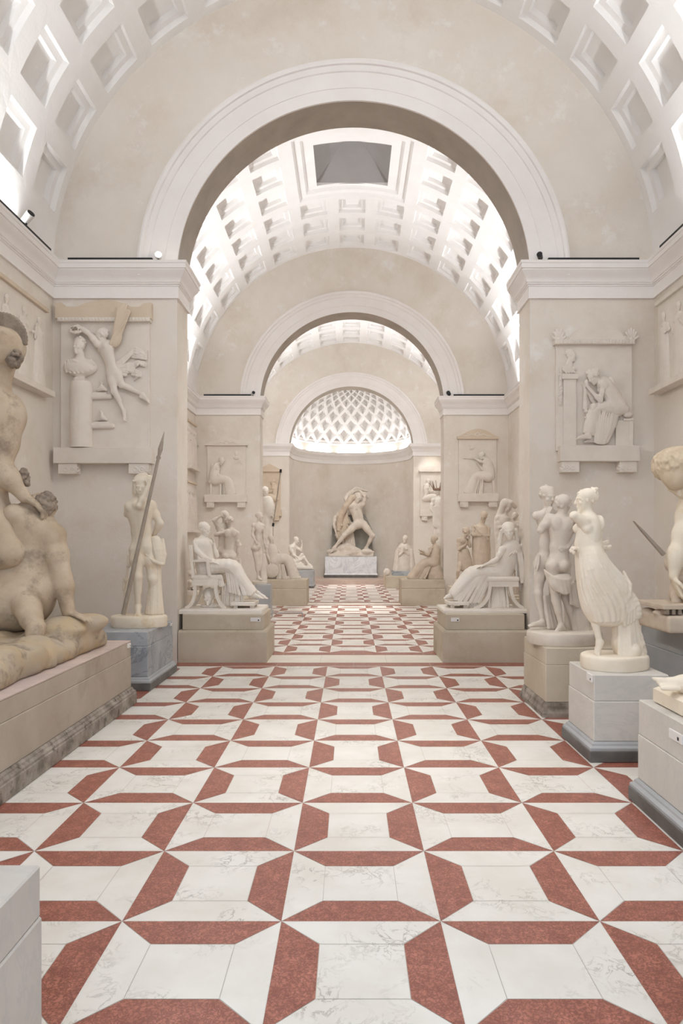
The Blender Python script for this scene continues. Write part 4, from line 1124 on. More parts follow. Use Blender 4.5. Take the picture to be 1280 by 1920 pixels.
def seated_right():
    Y=10.4; m=M['plaster']; t=statue('seated_woman_statue','white draped woman reclining sideways on a curved-leg stool, arm over its back',Y,(905,1138)); t.location.z=ZU
    S=Sculpt(Y,.85,k=2.5); hu=29
    J=dict(head=(952,998,8),face=(-.25,.08,.95),up=(-.15,-1,0),neck=(958,1020,2),chest=(958,1036,0),pelv=(938,1074,0),
        sL=(940,1031,8),sR=(980,1030,-2),pL=(928,1076,9),pR=(934,1074,-8),
        eR=(990,1052,2),hR=(962,1034,16),fR=(-.9,.3,.1),mR=(0,1,0),cR=.5,
        eL=(926,1050,18),hL=(903,1060,18),fL=(-1,.2,0),mL=(0,1,0),
        kL=(884,1073,12),aL=(848,1112,10),tL=(830,1121,14),kR=(888,1070,-8),aR=(856,1112,-6),tR=(838,1121,-4))
    body(S,J,hu,front=(-.35,.1,.9),pfront=(-.5,-.6,.5),sex='f',fat=1.0)
    S.build('figure',m,t)
    H=Sculpt(Y,.8,k=1.2); hair_cap(H,J,hu,seed=4,n=50,rad=.07); H.chain([(940,996,2),(937,1012,0),(936,1026,-2)],[4,4.5,3],2).chain([(966,994,0),(970,1012,-4),(972,1024,-4)],[4,4.5,3],2); H.ell((953,988,-2),(12,10,11),None,2); H.build('hair',m,t)
    D=Sculpt(Y,.85,k=2.5)
    R=[(960,1018,0,11,11),(958,1032,0,19,15),(952,1050,0,20,16),(944,1064,0,19,16),(938,1080,0,20,17)]
    drape(D,R,14,(-10,190),None,1.3,1.8,.12,1,seed=3,k=1.2)
    R=[(942,1074,0,16,17),(914,1074,2,15,20),(886,1076,2,14,20),(874,1088,2,13,19),(860,1104,2,12,19),(848,1116,2,9,16)]
    drape(D,R,13,(10,175),(0,180),1.4,1.9,.02,1,seed=5,k=1.2)
    D.folds([(884,1082,20),(900,1080,22),(918,1080,20)],[(846,1122,18),(872,1128,22),(900,1128,16)],12,1.6,2.2,seed=8,k=1)
    D.folds([(866,1118,16),(896,1116,16)],[(878,1138,14),(904,1137,14)],6,1.8,2.0,seed=9,k=.9)
    D.folds([(964,1034,14),(976,1036,8)],[(966,1090,8),(978,1110,4)],7,2.2,2.6,seed=7,k=1)
    D.chain([(978,1022,8),(988,1034,8),(992,1046,4)],[5,6,4],2)
    D.build('drapery',m,t)
    C=MB()
    for yo in (-.17,.22):
        arcbar(C,bez((914,1097),(912,1132),(884,1139)),6,.05,Y,yo)
        arcbar(C,bez((951,1097),(954,1132),(978,1139)),6,.05,Y,yo)
        arcbar(C,[(911,1094),(966,1094)],9,.05,Y,yo)
        arcbar(C,[(968,1036),(972,1060),(972,1092)],[9,9,5],.05,Y,yo)
    q0=P(912,1096,Y); q1=P(965,1091,Y); C.box(q0.x,q1.x,Y-.19,Y+.24,q0.z,q1.z,.006); C.build('stool_frame',m,t)
    C=Sculpt(Y,.9,k=2); C.boxs((908,1080,-28),(969,1091,26),5); C.build('seat_cushion',m,t)
    K=Sculpt(Y,1.0,k=3); stack(K,[(931,1096,-2,19,16),(931,1118,-2,20,16),(931,1139,-2,24,18)],6); K.folds([(914,1098,13),(948,1098,13)],[(910,1138,14),(952,1138,14)],7,2,2.5,k=1.5)
    K.boxs((880,1138.6,-60),(990,1180,60),.1,.3,True); K.build('tree_support',m,t)
    mb=MB(); a=P(836,1126,Y); b=P(874,1132,Y); mb.box(a.x,b.x,Y-.25,Y+.2,b.z,a.z,.006)
    for px in (841,865):
        for yy in (-.2,.12):
            a=P(px,1132,Y); c=P(px+7,0,Y); mb.box(a.x,c.x,Y+yy,Y+yy+.06,P(0,1138.5,Y).z,a.z)
    mb.build('footstool',m,t)
    mb=MB(); a=P(825,0,Y); b=P(988,0,Y); mb.ring_profile([(0,ZU),(0,P(0,1141,Y).z),(.01,P(0,1138,Y).z)],a.x,b.x,Y-.38,Y+.44); mb.build('statue_plate',m,t)
seated_right()
# ================================================================== middle room and under the second arch
def simple_ped(label,px0,px1,Y0,Y1,zt,m=None,z0=0.0,**kw):
    x0=P(px0,0,Y0).x; x1=P(px1,0,Y0).x
    return pedestal('pedestal',label,x0,x1,Y0,Y1,zt,m or M['stone'],m or M['stone_dark'],kw.pop('base',None),base_h=.07,mould_h=.07,out=.03,z0=z0,**kw)
def two_women():
    Y=13.0; m=M['plaster_grey']; simple_ped('stone pedestal behind the near left arch, under two embracing women',400,462,12.7,13.35,ZP)
    t=statue('embracing_women_statue','greyish statue of two embracing nude women in left middle room, arms raised round heads',Y,(428,1116)); t.location.z=ZP
    S=Sculpt(Y,.75,k=2); hu=20.5
    J=dict(head=(422,969,-2),face=(.75,.35,.3),neck=(419,985,-4),chest=(418,998,-4),pelv=(417,1032,-4),
        sL=(408,989,-6),sR=(430,991,-4),pL=(412,1036,-4),pR=(422,1036,-2),
        eL=(402,976,6),hL=(413,968,4),fL=(1,-.3,0),mL=(0,0,-1),eR=(440,1002,6),hR=(446,1014,0),
        kL=(412,1074,-2),aL=(414,1106,-4),tL=(408,1114,4),kR=(424,1074,0),aR=(423,1106,-6),tR=(426,1114,2))
    body(S,J,hu,front=(.5,0,.6),sex='f')
    J2=dict(head=(431,979,5),face=(-.2,.3,-.8),neck=(433,994,4),chest=(433,1006,4),pelv=(430,1040,5),
        sL=(422,999,5),sR=(444,1000,1),pL=(424,1044,5),pR=(437,1044,4),
        eL=(406,1003,8),hL=(420,999,12),fL=(1,-.2,.1),mL=(0,0,-1),eR=(446,1016,4),hR=(444,1034,0),
        kL=(426,1078,6),aL=(430,1108,4),tL=(426,1116,8),kR=(440,1078,2),aR=(442,1108,2),tR=(446,1115,2))
    body(S,J2,hu,front=(-.2,0,-1),sex='f'); S.build('figures',m,t)
    H=Sculpt(Y,.7,k=1); hair_cap(H,J,hu,bun=(0,.36,-.2,.14),seed=2,n=40); hair_cap(H,J2,hu,bun=(0,.1,-.4,.12),seed=3,n=40); H.build('hair',m,t)
    D=Sculpt(Y,.8,k=2); D.folds([(408,1050,-10),(450,1050,-10)],[(404,1118,-8),(452,1118,-8)],9,3,4,seed=2,k=1.5); D.build('drapery',m,t)
    rock_disc('oval_base',t,428,1116,Y,28,ZP,m,.7,2)
two_women()
def back_nude():
    Y=16.4; m=M['plaster_grey']; simple_ped('narrow grey pedestal beside second left plinth, under a standing nude',478,506,16.15,16.65,.70,M['bluegrey'],base=None)
    t=statue('standing_nude_statue','slender standing nude statue seen from behind, left of the lance-holding figure',Y,(486,1090)); t.location.z=.70
    S=Sculpt(Y,.62,k=1.6); hu=17.2
    J=dict(head=(486.5,969,0),face=(.6,.1,.35),neck=(485,981,-1),chest=(483.5,993,-1),pelv=(481,1024,0),
        sL=(476,985,3),sR=(492,986,-3),pL=(477.5,1028,2),pR=(485,1028,-2),
        eL=(474,1003,6),hL=(480,1014,10),fL=(.5,.8,.2),mL=(0,0,-1),eR=(494,1004,-5),hR=(495,1018,-4),
        kL=(482,1058,3),aL=(484,1082,0),tL=(490,1087,4),kR=(488,1056,-2),aR=(487,1082,-5),tR=(494,1087,-3))
    body(S,J,hu,front=(.75,0,-.35),sex='f'); S.build('figure',m,t)
    H=Sculpt(Y,.6,k=1); hair_cap(H,J,hu,bun=(0,.1,-.45,.13),seed=2,n=34); H.build('hair',m,t)
    D=Sculpt(Y,.7,k=2); D.folds([(490,1040,-4),(496,1040,-4)],[(488,1088,0),(500,1088,-2)],4,2,2.6,seed=2,k=1); D.build('drapery',m,t)
    rock_disc('round_base',t,487,1089,Y,14,.70,m,.8,2)
back_nude()
plinth('plinth','plain beige stone block under the left second arch, below a seated figure with round shield',-2.46,-1.20,18.6,19.7,.45,.68,.0)
plinth('plinth','plain beige stone block under the right second arch, below seated woman with open scroll',1.32,2.46,18.6,19.7,.45,.68,.0)
def shield_figure():
    Y=19.1; m=M['plaster_grey']; t=statue('seated_shield_statue','greyish seated draped figure with a round shield leaning by its side, on left second plinth',Y,(530,1086)); t.location.z=.68
    S=Sculpt(Y,.6,k=1.6); hu=15.5
    J=dict(head=(508,1011,0),face=(.6,.2,.5),neck=(508,1022,0),chest=(509,1032,0),pelv=(514,1056,0),
        sL=(500,1027,4),sR=(517,1028,-4),pL=(516,1058,4),pR=(516,1058,-4),eL=(502,1042,8),hL=(508,1054,10),eR=(524,1040,-4),hR=(530,1050,0),
        kL=(538,1050,6),aL=(548,1076,4),tL=(558,1082,6),kR=(536,1048,-6),aR=(550,1076,-5),tR=(560,1082,-4))
    body(S,J,hu,front=(.6,0,.7),sex='f'); S.build('figure',m,t)
    H=Sculpt(Y,.6,k=1); hair_cap(H,J,hu,seed=2,n=34); H.build('hair',m,t)
    D=Sculpt(Y,.6,k=1.8)
    drape(D,[(508,1024,0,8,7),(510,1038,0,10,9),(514,1056,0,11,10)],8,(0,180),None,.9,1.2,.1,1,seed=3,k=.8)
    drape(D,[(514,1056,0,10,12),(530,1048,0,9,13),(540,1052,0,9,12),(546,1068,0,9,11),(551,1084,0,11,11)],11,(0,180),None,1.0,1.5,.02,1,seed=4,k=.8)
    D.folds([(520,1060,10),(534,1058,12)],[(518,1084,9),(540,1085,12)],6,1.3,1.7,seed=5,k=.8); D.build('drapery',m,t)
    c=P(509.5,1070,Y-.19); mb=MB(); r=13*Y/F
    n=28; v=[];f=[]
    for rr,yy in ((r,.02),(r,-.005),(r*.9,-.02),(r*.5,-.035),(r*.12,-.042)):
        for i in range(n): v.append((c.x+rr*math.cos(2*PI*i/n),c.y+yy,c.z+rr*math.sin(2*PI*i/n)))
    for j in range(4):
        for i in range(n): f.append((j*n+i,j*n+(i+1)%n,(j+1)*n+(i+1)%n,(j+1)*n+i))
    f.append(tuple(range(4*n,5*n))); f.append(tuple(range(n-1,-1,-1))); mb.add(v,f); mb.build('round_shield',m,t,smooth=True,sharp=50)
    S=Sculpt(Y,.8,k=2); S.boxs((502,1060,-10),(526,1087,6),2); S.boxs((520,1080,-9),(564,1087,10),1.5); S.boxs((440,1086.3,-40),(600,1120,40),.1,.3,True); S.build('rock_seat',m,t)
shield_figure()
def lance_figure():
    Y=21.2; m=M['plaster']; simple_ped('stone pedestal in far left room, under the tall lance-holding figure',472,514,20.85,21.6,.62)
    t=statue('lance_bearer_statue','tall pale draped statue holding a long dark-tipped lance in far left room',Y,(496,1082)); t.location.z=.62
    S=Sculpt(Y,.65,k=1.6); hu=19
    J=dict(head=(497,922,0),face=(.3,.1,.9),neck=(496,935,0),chest=(497,950,0),pelv=(496,986,0),
        sL=(486,941,0),sR=(508,941,0),pL=(490,990,0),pR=(503,990,0),eL=(481,962,0),hL=(486,980,4),eR=(514,962,2),hR=(513,975,6),fR=(0,-1,.3),mR=(-1,0,0),cR=.9,
        kL=(492,1034,4),aL=(492,1070,0),tL=(489,1080,6),kR=(504,1032,2),aR=(505,1070,-2),tR=(508,1080,4))
    body(S,J,hu,front=(.2,0,1),sex='f'); S.build('figure',m,t)
    H=Sculpt(Y,.65,k=1); hair_cap(H,J,hu,seed=2,n=34,bun=(0,.3,-.2,.12)); H.build('hair',m,t)
    D=Sculpt(Y,.65,k=1.8)
    drape(D,[(497,946,0,11,10),(497,964,0,12,10),(496,986,0,13,11),(497,1010,0,13,11),(498,1046,0,14,12),(498,1080,0,16,13)],13,(0,180),None,1.1,1.7,.02,1,seed=4,k=.9)
    drape(D,[(500,936,2,9,9),(504,950,4,10,8),(506,966,4,7,6)],6,(0,180),None,1,1.4,.02,1,seed=5,k=.8); D.build('drapery',m,t)
    rock_disc('round_base',t,497,1080,Y,17,.62,m,.8,2)
    mb=MB(); a=P(526,883,Y-.16); b=P(512,984,Y-.2); mb.tube(a,b,.020,.020,8); L=mb.build('lance_shaft',M['bronze'],t)
    d=(b-a).normalized()
    for q in (a,b):
        mb=MB(); mb.tube(q-d*.05,q+d*.05,.034,.034,8); mb.build('dark_end_cap',M['dark_metal'],L)
    mb=MB(); c=P(511.5,1083,Y-.2); mb.tube(b,Vector((c.x,b.y,.632)),.010,.010,8); mb.build('thin_support_rod',M['bronze'],t)
lance_figure()
def scroll_woman():
    Y=19.1; m=M['plaster_tan']; t=statue('seated_scroll_statue','tan seated draped woman holding out an open scroll, on right second plinth',Y,(805,1086)); t.location.z=.68
    S=Sculpt(Y,.6,k=1.6); hu=15.5
    J=dict(head=(813,1012,0),face=(-.8,.1,.4),neck=(815,1023,0),chest=(816,1033,0),pelv=(812,1058,0),
        sL=(808,1028,5),sR=(822,1029,-5),pL=(810,1060,4),pR=(810,1060,-4),eL=(802,1040,9),hL=(790,1036,9),fL=(-1,0,0),mL=(0,-1,0),eR=(808,1044,-8),hR=(794,1040,-6),
        kL=(792,1056,7),aL=(776,1078,6),tL=(766,1084,8),kR=(794,1054,-6),aR=(780,1078,-6),tR=(770,1084,-6))
    body(S,J,hu,front=(-.7,0,.6),sex='f'); S.build('figure',m,t)
    H=Sculpt(Y,.6,k=1); hair_cap(H,J,hu,seed=2,n=34,bun=(0,.1,-.42,.14)); H.build('hair',m,t)
    D=Sculpt(Y,.6,k=1.8)
    drape(D,[(815,1026,0,7,8),(815,1040,0,9,9),(812,1058,0,11,11)],8,(0,180),None,.9,1.2,.1,1,seed=3,k=.8)
    drape(D,[(813,1058,0,10,12),(798,1056,0,8,13),(788,1064,0,8,12),(778,1076,0,8,12),(770,1085,0,8,11)],11,(0,180),None,1.0,1.5,.02,1,seed=4,k=.8)
    D.folds([(790,1062,10),(806,1064,12)],[(772,1085,10),(796,1085,12)],7,1.2,1.6,seed=5,k=.8); D.build('drapery',m,t)
    G=Sculpt(Y,.6,k=1); G.folds([(784,1030,4),(794,1034,12)],[(800,1036,2),(806,1042,8)],6,1.3,1.3,mid=[(790,1036,4),(798,1040,11)],k=.8,jit=0); G.build('open_scroll',m,t)
    K=Sculpt(Y,.9,k=3); stack(K,[(812,1060,-2,12,12),(814,1074,-2,15,14),(816,1086,-2,19,16)],6); K.curls((814,1074,-2),(15,12,14),24,3,3,k=2); K.boxs((740,1086.3,-60),(880,1120,60),.1,.3,True); K.build('rock_seat',m,t)
scroll_woman()
def two_men():
    Y=16.0; m=M['plaster_tan']; simple_ped('stone pedestal in right middle room, under the robed man and the leaning boy',848,924,15.65,16.5,ZP)
    t=statue('robed_man_and_boy_statue','tan statue of a robed man with folded arms and a leaning boy, right middle room',Y,(886,1094)); t.location.z=ZP
    S=Sculpt(Y,.68,k=1.8); hu=18.5
    J=dict(head=(906,969,3),face=(-.35,.45,.8),neck=(902,984,0),chest=(901,998,0),pelv=(902,1030,0),
        sL=(889,989,0),sR=(914,991,0),pL=(896,1034,0),pR=(908,1034,0),eL=(884,1002,8),hL=(898,1006,12),fL=(1,0,.1),mL=(0,0,1),eR=(914,1005,6),hR=(900,1003,13),fR=(-1,0,.1),mR=(0,0,1),
        kL=(896,1062,4),aL=(896,1086,0),tL=(892,1093,6),kR=(909,1062,2),aR=(910,1086,-2),tR=(912,1093,4),beard=True)
    body(S,J,hu,front=(-.15,0,1),sex='m')
    J2=dict(head=(873,999,6),face=(.5,.6,.5),neck=(868,1009,2),chest=(866,1020,0),pelv=(868,1050,-2),
        sL=(859,1013,4),sR=(876,1014,-4),pL=(864,1054,2),pR=(874,1054,-4),eL=(858,1030,8),hL=(870,1022,10),fL=(.5,-.8,0),eR=(880,1024,4),hR=(878,1012,8),
        kL=(858,1070,6),aL=(856,1087,0),tL=(850,1093,8),kR=(878,1072,0),aR=(876,1088,-6),tR=(874,1094,0))
    body(S,J2,hu*.95,front=(.5,.1,.8),sex='m',fat=.86); S.build('figures',m,t)
    H=Sculpt(Y,.65,k=1); hair_cap(H,J,hu,seed=2,n=26,rad=.05,lift=.04); H.build('turban',m,t); H=Sculpt(Y,.65,k=1); hair_cap(H,J2,hu,seed=5,n=60,rad=.08); H.build('hair',m,t)
    D=Sculpt(Y,.68,k=2)
    drape(D,[(901,990,0,13,10),(901,1008,0,15,12),(902,1030,0,16,13),(902,1060,0,16,13),(901,1086,0,16,13)],14,(-10,190),None,1.1,1.6,.04,1,seed=4,k=.9)
    drape(D,[(869,1032,0,9,9),(870,1048,0,11,9),(874,1066,0,12,9)],8,(0,180),None,1.1,1.4,.04,1,seed=5,k=.9)
    D.chain([(890,988,6),(900,1000,11),(912,1012,10)],[2.5,3,2.5],1.5); D.build('robes',m,t)
    rock_disc('oval_base',t,886,1093,Y,38,ZP,m,.55,5)
two_men()
def mother_child():
    Y=13.1; m=M['plaster_grey']; simple_ped('stone pedestal near the right wall, under the veiled woman holding a child',924,984,12.75,13.45,ZP)
    t=statue('veiled_woman_and_child_statue','greyish statue of a veiled woman bowing over a child she holds, beside right pier',Y,(954,1116)); t.location.z=ZP
    S=Sculpt(Y,.75,k=2); hu=21
    J=dict(head=(951,950,4),face=(.6,.55,.55),neck=(945,966,0),chest=(942,982,0),pelv=(946,1026,0),
        sL=(932,972,4),sR=(954,976,-6),pL=(940,1030,2),pR=(952,1030,-2),eL=(934,990,12),hL=(954,984,14),fL=(1,-.3,0),mL=(0,0,1),eR=(962,996,2),hR=(962,980,10),
        kL=(940,1070,4),aL=(942,1106,0),tL=(936,1113,8),kR=(956,1070,0),aR=(956,1106,-4),tR=(960,1113,2))
    body(S,J,hu,front=(.5,0,.7),sex='f')
    J2=dict(head=(961,968,14),face=(-.5,-.3,.6),neck=(964,979,12),chest=(966,988,12),pelv=(968,1006,12),sL=(958,983,14),sR=(972,984,10),pL=(964,1008,13),pR=(972,1008,11),
        eL=(954,990,18),hL=(952,980,18),eR=(976,994,12),hR=(972,1004,14),kL=(960,1020,18),aL=(962,1034,14),tL=(958,1040,18),kR=(972,1024,14),aR=(974,1038,12),tR=(970,1044,14))
    body(S,J2,hu*.72,front=(-.4,0,.8),sex='f',fat=1.05); S.build('figures',m,t)
    H=Sculpt(Y,.7,k=1); hair_cap(H,J2,hu*.72,seed=5,n=40,rad=.08); H.build('hair',m,t)
    D=Sculpt(Y,.75,k=2)
    D.ell((949,945,-1),(11,10,12),None,2).chain([(946,943,2),(941,958,-2),(934,972,-4)],[8,7,6],3).chain([(956,944,6),(964,950,4)],[6,4],2)
    drape(D,[(942,972,0,13,11),(942,990,0,15,13),(946,1026,0,16,14),(948,1060,0,18,14),(950,1112,0,22,15)],15,(-10,190),None,1.2,1.8,.04,1,seed=4,k=.9)
    D.folds([(932,996,10),(944,1000,14)],[(930,1040,12),(952,1046,14)],6,1.6,2,seed=6,k=.9); D.build('veil_and_robe',m,t)
    rock_disc('oval_base',t,952,1114,Y,28,ZP,m,.7,5)
mother_child()
# ================================================================== far room and apse
def seated_nude():
    Y=26.6; m=M['plaster']; simple_ped('grey marble pedestal at far left before the apse, under a seated nude',558,586.5,25.6,26.9,.62,M['bluegrey'],base=M['dark_base'])
    t=statue('seated_nude_statue','small pale seated nude man raising one hand, far left before the apse',Y,(565,1064)); t.location.z=.62
    S=Sculpt(Y,.5,k=1.3); hu=12.5
    J=dict(head=(555.5,1013,0),face=(.8,.3,.4),neck=(551,1021,0),chest=(548,1030,0),pelv=(551,1053,0),
        sL=(545,1026,4),sR=(554,1026,-4),pL=(553,1055,3),pR=(553,1055,-3),eL=(550,1040,6),hL=(560,1046,6),eR=(564,1032,-4),hR=(566,1019,-3),fR=(0,-1,0),mR=(-1,0,0),
        kL=(570,1045,5),aL=(579,1058,4),tL=(585,1061,6),kR=(566,1040,-5),aR=(576,1057,-5),tR=(583,1061,-5))
    body(S,J,hu,front=(.75,.1,.5),sex='m'); S.build('figure',m,t)
    H=Sculpt(Y,.5,k=1); hair_cap(H,J,hu,seed=2,n=24); H.build('hair',m,t)
    K=Sculpt(Y,.6,k=2); K.boxs((547,1056,-8),(570,1065.5,9),2); K.boxs((549,1061,-9),(586,1066.5,9),1); K.folds([(556,1054,6),(566,1054,6)],[(556,1063,9),(572,1063,8)],4,1.4,1.6,k=.8)
    K.boxs((500,1068.4,-60),(640,1100,60),.1,.3,True); K.build('rock_seat',m,t)
    bpy.context.view_layer.update()
seated_nude()
def wrestlers():
    t=pedestal('pedestal','wide white marble pedestal with dark foot in the apse, under the struggling group',P(609,0,29.5).x,P(706,0,29.5).x,29.5,30.6,1.05,M['white_marble'],M['white_marble'],M['dark_base'],base_h=.12,mould_h=.07,out=.04,z0=.17,card=('front',(.93,.99),(.9,.96)))
    Y=29.95; m=M['plaster_grey']; t=statue('struggling_giant_statue','large pale striding nude giant hurling a smaller man behind him, centre of the apse',Y,(657,1043)); t.location.z=1.05
    S=Sculpt(Y,.55,k=1.7); hu=17.5
    J=dict(head=(671,933,8),face=(.55,.4,.7),up=(.4,-1,0),neck=(665,943,4),chest=(666,953,2),pelv=(674,982,2),
        sL=(655,949,6),sR=(680,945,0),pL=(666,985,4),pR=(682,984,2),eL=(648,936,4),hL=(654,924,-2),fL=(.8,-.5,-.2),eR=(684,930,4),hR=(674,920,0),fR=(-1,-.1,-.2),
        kL=(645,1004,10),aL=(627,1027,8),tL=(619,1036,12),kR=(698,1005,6),aR=(686,1028,0),tR=(695,1035,8),beard=True)
    body(S,J,hu,front=(.25,.1,1),sex='m',fat=1.12); S.build('giant_figure',m,t)
    H=Sculpt(Y,.5,k=1); hair_cap(H,J,hu,seed=2,n=50,rad=.09); H.build('hair',m,t)
    S=Sculpt(Y,.55,k=1.7); h2=13.5
    J=dict(head=(633,984,-2),face=(-.2,.4,.8),up=(.1,1,.2),neck=(636,975,-3),chest=(640,964,-4),pelv=(656,934,-6),
        sL=(629,970,2),sR=(646,972,-8),pL=(652,930,-2),pR=(662,934,-8),eL=(626,984,6),hL=(630,1000,6),fL=(.3,1,0),eR=(648,986,-8),hR=(642,1000,-6),
        kL=(668,916,-4),aL=(688,920,-8),kR=(674,922,-12),aR=(690,932,-12))
    body(S,J,h2,front=(-.6,-.3,.6),sex='m',fat=1.1); S.build('thrown_figure',m,t)
    L=Sculpt(Y,.6,k=1.8); L.chain([(680,926,-2),(660,934,8),(648,950,8),(638,970,4),(634,992,2)],[4,6,6,6,5]); L.folds([(636,960,2),(650,962,2)],[(632,1010,0),(652,1008,0)],6,2.6,3,seed=4,k=1); L.curls((644,985,2),(10,18,4),40,2.4,6,k=1); L.build('animal_skin',M['plaster_tan'],t)
    B=Sculpt(Y,.8,k=3); g=random.Random(8)
    B.boxs((616,1037,-14),(700,1052,15),3)
    for i in range(26): B.ell((g.uniform(620,696),g.uniform(1034,1040),g.uniform(-10,12)),(g.uniform(6,12),g.uniform(3,6),8),None,3)
    B.chain([(634,1028,0),(650,1026,-2),(672,1034,0)],[7,8,6]); B.boxs((560,1043.3,-60),(760,1080,60),.1,.3,True); B.build('rock_base',m,t)
    B=Sculpt(Y,.8,k=2); stack(B,[(648,972,-12,8,8),(652,1000,-12,9,8),(654,1038,-12,13,10)],6); B.folds([(642,980,-5),(660,980,-5)],[(640,1036,-4),(668,1036,-4)],5,2,2.6,k=1); B.build('tree_trunk',m,t)
    mb=MB(); a=P(622,975,Y); b=P(697,1040,Y); v0=[(622,985),(640,966),(684,964),(697,992),(698,1041),(622,1041)]
    pts=[P(x,y,Y+.40) for x,y in v0]; n=len(pts); mb.add([p for p in pts]+[p+Vector((0,.12,0)) for p in pts],[tuple(range(n)),tuple(range(2*n-1,n-1,-1))]+[(i,(i+1)%n,n+(i+1)%n,n+i) for i in range(n)])
    w=mb.build('grey_backing_slab',M['dark_grey_stone'],t); w['label']='dark grey backing slab'
wrestlers()
def kneeling_prelate():
    Y=26.0; m=M['plaster_grey']
    t=thing('stepped_block','low grey stepped stone block at far right before the apse, under a kneeling robed figure','pedestal',(1.95,26,0))
    mb=MB(); mb.ring_profile([(0,0),(0,.42),(.01,.44)],P(723,0,25.4).x,2.45,25.4,26.9); mb.build('lower_block',M['stone'],t)
    mb=MB(); mb.ring_profile([(0,.44),(0,.60),(.01,.61)],P(737,0,25.6).x,2.42,25.6,26.7); mb.build('upper_block',M['grey'],t)
    t=statue('kneeling_robed_statue','cream kneeling figure in a wide cope with praying hands, far right before the apse',Y,(757,1070)); t.location.z=.61
    S=Sculpt(Y,.5,k=1.3); hu=14
    J=dict(head=(759,1010,2),face=(-.45,.05,.8),neck=(759,1021,0),chest=(758,1033,0),pelv=(757,1058,-2),sL=(749,1027,2),sR=(768,1027,-2),pL=(753,1060,0),pR=(762,1060,0),
        eL=(748,1042,6),hL=(755,1034,11),fL=(0,-1,.1),mL=(1,0,0),cL=.1,eR=(767,1042,4),hR=(757,1034,11),fR=(0,-1,.1),mR=(-1,0,0),cR=.1,beard=True)
    body(S,J,hu,front=(-.4,0,.9),sex='m'); S.build('figure',m,t)
    D=Sculpt(Y,.5,k=1.8)
    drape(D,[(757,1040,0,9,8),(757,1056,0,11,10),(757,1071,0,14,12)],13,(0,180),None,1.0,1.5,.02,1,seed=4,k=.8)
    drape(D,[(759,1022,-3,8,7),(758,1034,-3,15,9),(758,1052,-4,18,10),(758,1071,-5,21,12)],12,(150,390),None,1.2,1.8,.02,1,seed=5,k=.9)
    D.folds([(746,1030,6),(744,1040,6)],[(740,1072,6),(746,1072,8)],3,2.2,2.8,k=1).folds([(770,1030,4),(772,1040,4)],[(770,1072,8),(778,1072,4)],3,2.2,2.8,k=1)
    D.boxs((700,1071.0,-60),(840,1100,60),.1,.3,True); D.build('wide_cope',m,t)
    mb=MB(); c=P(725,1072,25.50); n=24; v=[];f=[]; r=.125
    for rr,yy in ((r,.03),(r*1.0,0),(r*.85,-.03),(r*.4,-.05)):
        for i in range(n): v.append((c.x+rr*math.cos(2*PI*i/n),c.y+yy,(.4425+r*1.12)+rr*1.12*math.sin(2*PI*i/n)))
    for j in range(3):
        for i in range(n): f.append((j*n+i,j*n+(i+1)%n,(j+1)*n+(i+1)%n,(j+1)*n+i))
    f+= [tuple(range(3*n,4*n)),tuple(range(n-1,-1,-1))]
    mb.add(v,f); o=mb.build('stone_disc',m,None,smooth=True,sharp=50,origin=(c.x,c.y,.44)); tag(o,'small pale round stone disc standing on the low block left of the kneeling figure','disc')
kneeling_prelate()
def wire_head_figure():
    Y=21.6; m=M['plaster']; simple_ped('stone pedestal in far right room, under the figure with wiry reddish spikes',808,850,21.2,22.0,1.5)
    t=statue('spiked_head_statue','pale draped statue with reddish-brown wire spikes on its head, partly behind right second pier',Y,(828,1027)); t.location.z=1.5
    S=Sculpt(Y,.6,k=1.5); hu=16
    J=dict(head=(820,921,0),face=(-.5,.1,.8),neck=(822,933,0),chest=(824,944,0),pelv=(828,972,0),sL=(812,938,2),sR=(834,938,-2),pL=(823,976,0),pR=(833,976,0),
        eL=(808,955,4),hL=(816,968,6),eR=(840,956,0),hR=(838,972,4),kL=(820,1002,4),aL=(822,1020,0),tL=(818,1026,4),kR=(836,1002,2),aR=(836,1020,0),tR=(840,1026,4))
    body(S,J,hu,front=(-.3,0,1),sex='m'); S.build('figure',m,t)
    D=Sculpt(Y,.6,k=1.8)
    drape(D,[(824,938,0,11,10),(825,960,0,12,10),(827,985,0,13,11),(828,1026,0,14,12)],12,(0,180),None,1.1,1.6,.02,1,seed=4,k=.9); D.folds([(810,952,6),(818,950,8)],[(810,985,6),(818,990,8)],4,1.8,1.8,seed=2,k=.8); D.build('drapery',m,t)
    k=Y/F; mb=MB(); g=random.Random(3); c=P(820,917,Y)
    for i in range(16):
        a=g.uniform(-.9,.9); e=c+Vector((math.sin(a)*.16,g.uniform(-.1,.1),.04)); mb.tube(e-Vector((0,0,.06)),e+Vector((math.sin(a)*.14+g.uniform(-.04,.04),g.uniform(-.06,.06),g.uniform(.12,.24))),.009,.005,5)
    mb.lathe([(.13,c.z-.04),(.14,c.z-.02),(.13,c.z+.0),(.1,c.z+.03)],c.x,c.y,16)
    mb.build('wire_spikes',M['rust'],t)
wire_head_figure()
